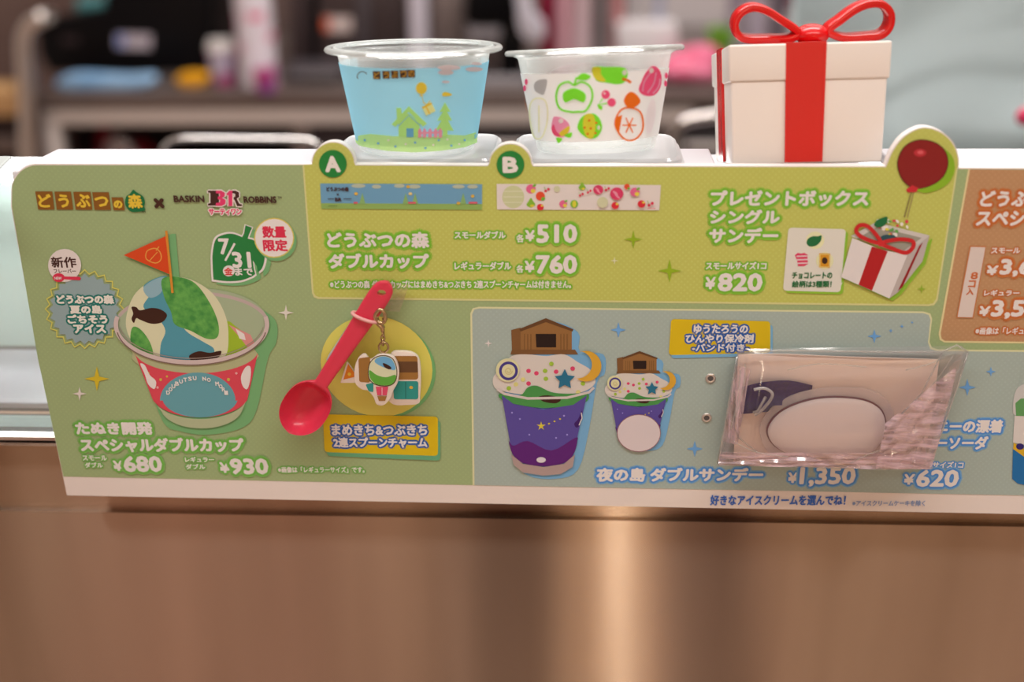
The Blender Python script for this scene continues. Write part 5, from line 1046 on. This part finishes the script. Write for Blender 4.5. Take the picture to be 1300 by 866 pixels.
while z < zt_: pr += [(r_ * .96, z - ZC - .0005), (r_ * 1.0, z - ZC + .001), (r_ * .985, z - ZC + .004), (r_ * .965, z - ZC + .017)]; z += .018
pr += [(r_ * .8, z - ZC + .06), (0, z - ZC + .06)]
bm = bmesh.new(); lathe(bm, pr, 40, Matrix.Translation((P(326, 60, Y)[0], Y, ZC + .0005))); bm_link('stacked_cups', bm, m_, tw, angle=40)
bm = bmesh.new(); lathe(bm, [(0, 0), (r_ * .5, 0), (r_ * .6, .05), (r_ * .62, .05), (r_ * .62, .054), (0, .054)], 40, Matrix.Translation((P(345, 100, Y)[0] + .006, Y - .085, ZC + .0005)))
tag(bm_link('paper_cup', bm, noise_mat('magenta_cup', lin((190, 60, 110)), lin((120, 70, 150)), 18, .5), angle=50), 'small magenta paper cup at the foot of the cup tower', 'paper cup')
# dark drinks machine behind the blue cup
Y = on(430, 104); dm = thing('drinks_machine', (P(430, 100, Y)[0], Y + .15, ZC), 'tall dark drinks machine with an orange and white sticker behind the blue cup', 'machine')
def part(name, pts, Y_, dep, m, parent, bev=.004, base=False, **kw):
    v = pp(pts, Y_)
    if base:
        zmin = min(p.z for p in v)
        for p in v:
            if p.z - zmin < .012: p.z = ZC + .0005
    bm = bmesh.new(); prism(bm, v, (0, dep, 0), bev); return bm_link(name, bm, m, parent, angle=40, **kw)
part('base', [(362, 84), (512, 84), (512, 104), (362, 104)], Y, .30, DGR, dm, .008, True)
part('drip_tray', [(366, 92), (430, 92), (430, 100), (366, 100)], Y - .03, .04, mat('grey_tray', lin((128, 126, 130)), .3, .5), dm, .004)
part('column', [(368, -60), (512, -60), (512, 85), (368, 85)], Y + .10, .2, DKB, dm, .008)
part('door_strip', [(392, -60), (404, -60), (404, 82), (392, 82)], Y + .09, .012, BLK, dm, .002)
part('door_strip', [(452, -60), (470, -60), (470, 82), (452, 82)], Y + .09, .012, DGR, dm, .002)
s1 = part('sticker', [(410, 22), (446, 22), (446, 40), (410, 40)], Y + .097, .002, mat('white_sticker', lin((206, 190, 186)), .4), dm, 0)
part('sticker_mark', [(410, 23), (419, 23), (419, 39), (410, 39)], Y + .096, .001, mat('orange_mark', lin((206, 90, 50)), .4), s1, 0)
# white pole and grey urn
Y = on(528, 100); bm = bmesh.new(); px_cyl(bm, 516, 540, -60, Y, ZC + .0005, prof=[(0, 0), (1.2, 0), (1.2, .02), (1, .03), (1, .985), (.8, 1), (0, 1)]); tag(bm_link('white_pole', bm, mat('white_enamel', lin((206, 200, 212)), .35), angle=40), 'upright white pole between the dark drinks machine and the grey urn', 'pole')
Y = on(565, 90); bm = bmesh.new(); px_cyl(bm, 538, 600, -50, Y, ZC + .0005, prof=[(0, 0), (.9, 0), (.95, .03), (1, .06), (1, .9), (.92, .95), (.4, .99), (0, 1)]); tag(bm_link('urn', bm, mat('warm_grey_metal', lin((132, 118, 114)), .35, .3), angle=40), 'warm grey metal urn behind the rim of the blue cup', 'urn')
# black blender machine
Y = on(620, 112); bl = thing('mixer', (P(630, 112, Y)[0], Y + .1, ZC), 'black mixer with white arms between the two printed cups', 'mixer')
part('head', [(592, -50), (655, -50), (655, 28), (640, 34), (600, 34), (588, 26)], Y, .16, BLK, bl, .012)
part('grey_collar', [(592, 34), (636, 34), (634, 50), (596, 50)], Y + .01, .12, mat('grey_collar', lin((150, 148, 156)), .4), bl, .006)
part('stand', [(632, 34), (666, 34), (664, 112), (632, 112)], Y + .03, .14, BLK, bl, .008, True)
part('foot', [(600, 98), (668, 98), (668, 112), (600, 112)], Y, .2, mat('grey_foot', lin((150, 146, 150)), .4), bl, .008, True)
part('white_arm', cr([(652, -50), (672, -50), (676, 10), (690, 30), (690, 50), (672, 52), (660, 40), (656, 10)], 4), Y - .02, .05, mat('white_arm', lin((196, 194, 206)), .35), bl, .004)
part('neck', [(606, 50), (626, 50), (626, 99), (606, 99)], Y + .02, .06, DKB, bl, .006)
# pink and clear containers right of the mixer
def jar(x0, x1, yt, yb, m, label, cat='container', prof=None, name='container', group=None):
    Y = on((x0 + x1) / 2, yb); bm = bmesh.new(); px_cyl(bm, x0, x1, yt, Y, ZC + .0005, prof=prof or [(0, 0), (.86, 0), (.9, .02), (1, .92), (1.06, .93), (1.06, .96), (1, 1), (0, 1)]); return tag(bm_link(name, bm, m, angle=40), label, cat, group)
jar(684, 706, -40, 100, mat('magenta_plastic', lin((168, 26, 70)), .35), 'tall magenta container beside the black mixer')
jar(706, 726, -40, 104, mat('blush_plastic', lin((222, 170, 184)), .35), 'tall blush pink container right of the magenta one')
jar(728, 750, -40, 102, mat('pale_plastic', lin((226, 204, 212)), .35), 'pale pinkish container right of the blush pink one')
jar(752, 774, -40, 98, mat('grey_plastic', lin((130, 124, 126)), .4), 'grey container behind the white fruit cup')
jar(776, 792, -40, 94, mat('salmon_plastic', lin((214, 150, 152)), .4), 'slim salmon container behind the white fruit cup')
jar(795, 824, -40, 82, mat('white_plastic', lin((226, 222, 224)), .35), 'white canister behind the white fruit cup')
jar(832, 845, -40, 92, mat('blue_grey_plastic', lin((160, 164, 184)), .4), 'slim blue-grey canister right of the white canister')
Y = on(840, 96); o = slab('white_tray', [(782, 30), (858, 30), (862, 44), (856, 96), (786, 96)], Y - .03, .1, mat('white_tub', lin((206, 202, 204)), .4), 'white plastic tub in front of the white canister', 'tub', bev=.008)
c = P(875, 108, on(875, 108) + .06); blob('bag_heap', (c[0], c[1], ZC + .0005), (P(912, 108, c[1])[0] - c[0], .06, (P(875, 62, c[1])[2] - ZC) / 1.6), noise_mat('pink_film', lin((206, 70, 110)), lin((226, 130, 160)), 14, .4), 'heap of pink bags beside the gift box', 'bag', seed=9, amp=.25)
bm = bmesh.new(); c = P(915, 95, on(915, 95)); tw2 = thing('potted_sprig', (c[0], c[1], ZC), 'lime green sprig standing behind the left bow loop', 'plant')
lathe(bm, [(0, 0), (.022, 0), (.03, .05), (.026, .05), (0, .045)], 24, Matrix.Translation((c[0], c[1], ZC + .0005))); bm_link('pot', bm, mat('ochre_pot', lin((176, 150, 80)), .6), tw2, angle=40)
bm = bmesh.new(); rnd = random.Random(4)
for k in range(26):
    b_ = Vector((c[0], c[1], ZC + .045)); tip = Vector(P(915 + rnd.uniform(-16, 14), rnd.uniform(26, 62), c[1] + rnd.uniform(-.02, .02))); mid = b_.lerp(tip, .75) + Vector((rnd.uniform(-.01, .01), rnd.uniform(-.01, .01), 0)); w_ = Vector((.011, rnd.uniform(-.006, .006), 0))
    q = [bm.verts.new(b_), bm.verts.new(mid + w_), bm.verts.new(tip), bm.verts.new(mid - w_)]; bm.faces.new(q)
bmesh.ops.solidify(bm, geom=bm.faces[:], thickness=.0008); bm_link('leaves', bm, mat('lime_leaf', lin((150, 206, 70)), .5), tw2)
jar(926, 952, -40, 88, mat('mauve_plastic', lin((168, 156, 172)), .4), 'mauve canister seen through the left bow loop')
jar(955, 978, -40, 88, mat('lilac_plastic', lin((190, 180, 198)), .4), 'lilac canister seen through the left bow loop')
jar(980, 1004, -40, 88, mat('plum_grey_plastic', lin((112, 102, 114)), .4), 'plum grey canister right of the lilac one')
o = slab('red_box', [(1000, -20), (1074, -20), (1072, 14), (1060, 20), (1012, 18)], on(1030, 84), .15, noise_mat('crimson', lin((150, 20, 50)), lin((190, 40, 70)), 12, .5), None, None, snap=False, bev=.01); tag(o, 'crimson packet high behind the bow of the gift box', 'packet')
jar(1008, 1064, 21, 88, mat('grey_bin', lin((160, 162, 172)), .4), 'grey bin under the crimson packet')
# tap with a curved spout below the counter edge
YT = 0.9; bm = bmesh.new(); zb_ = P(862, 300, YT)[2]; pth = [Vector((P(862, 200, YT)[0], YT, zb_))] + [Vector(P(x, y, YT)) for x, y in cr([(858, 190), (858, 172), (864, 158), (880, 151), (900, 148), (916, 146)], 4, False)]
tube(bm, pth, 0.0075, 12); tp = bm_link('curved_tap', bm, mat('chrome_tap', lin((206, 198, 194)), .2, 1.0), smooth=True); tag(tp, 'chrome tap with curved spout between fruit cup and gift box', 'tap')
bm = bmesh.new(); box(bm, (-.9, .72, 0.0), (1.5, 1.1, zb_ - .0005), .006); tag(bm_link('sink_bench', bm, mat('bench_steel', lin((120, 112, 114)), .35, .6), angle=40), 'low steel bench with a tap behind the display case', 'bench')
# pale creased sheet on the right
YQ = 0.80; rnd = random.Random(11); ph = [(rnd.uniform(2, 9), rnd.uniform(0, 6.3), rnd.uniform(.4, 1)) for _ in range(10)]
bm = bmesh.new(); NU, NV = 70, 60; G = []
for j in range(NV + 1):
    v = j / NV; rw = []
    for i in range(NU + 1):
        u = i / NU; x = 1052 - 40 * v + 66 * 0 + (1420 - 1052 + 40 * v) * u; y = -60 + 330 * v
        t = (v * 330 + (x - 1052) * 0.27) / 330
        n_ = 0.006 * math.sin(t * 8 + 1.6 * math.sin(u * 2.0 + 1)) + 0.020 * max(0, min(1, (v - .35) * 3 + (u - .5) * .8)) * abs(math.sin(t * 11 + u * 2.4 + 1.4 * math.sin(u * 5) + .6)) + 0.005 * sum(w_ * math.sin(a_ * 3 * t + b_ + 3 * u * a_ * .3) for a_, b_, w_ in ph) / 3
        n_ *= 0.35 + 0.65 * min(1, max(0, (v - .12) * 2.2 + u * .5)); rnd_ = 0.16 * (1 - min(1, u / .30)) ** 2
        rw.append(bm.verts.new(Vector(P(x, y, YQ)) + Vector((0, -n_ + rnd_ + 0.10 * (v - .5) * -1, 0))))
    G.append(rw)
for j in range(NV):
    for i in range(NU): bm.faces.new((G[j][i], G[j][i + 1], G[j + 1][i + 1], G[j + 1][i]))
bmesh.ops.solidify(bm, geom=bm.faces[:], thickness=.004)
tag(bm_link('creased_sheet', bm, mat('pale_sheet', lin((196, 210, 212)), .34), smooth=True), 'pale grey-green creased plastic sheet draped behind the red balloon', 'sheet')
c = P(1302, 148, .62); bm = bmesh.new(); bmesh.ops.create_uvsphere(bm, u_segments=24, v_segments=12, radius=.009, matrix=Matrix.Translation(c)); tag(bm_link('pink_knob', bm, mat('pink_knob', lin((206, 40, 90)), .4), smooth=True), 'pink round knob at the sheet by the right edge', 'knob')
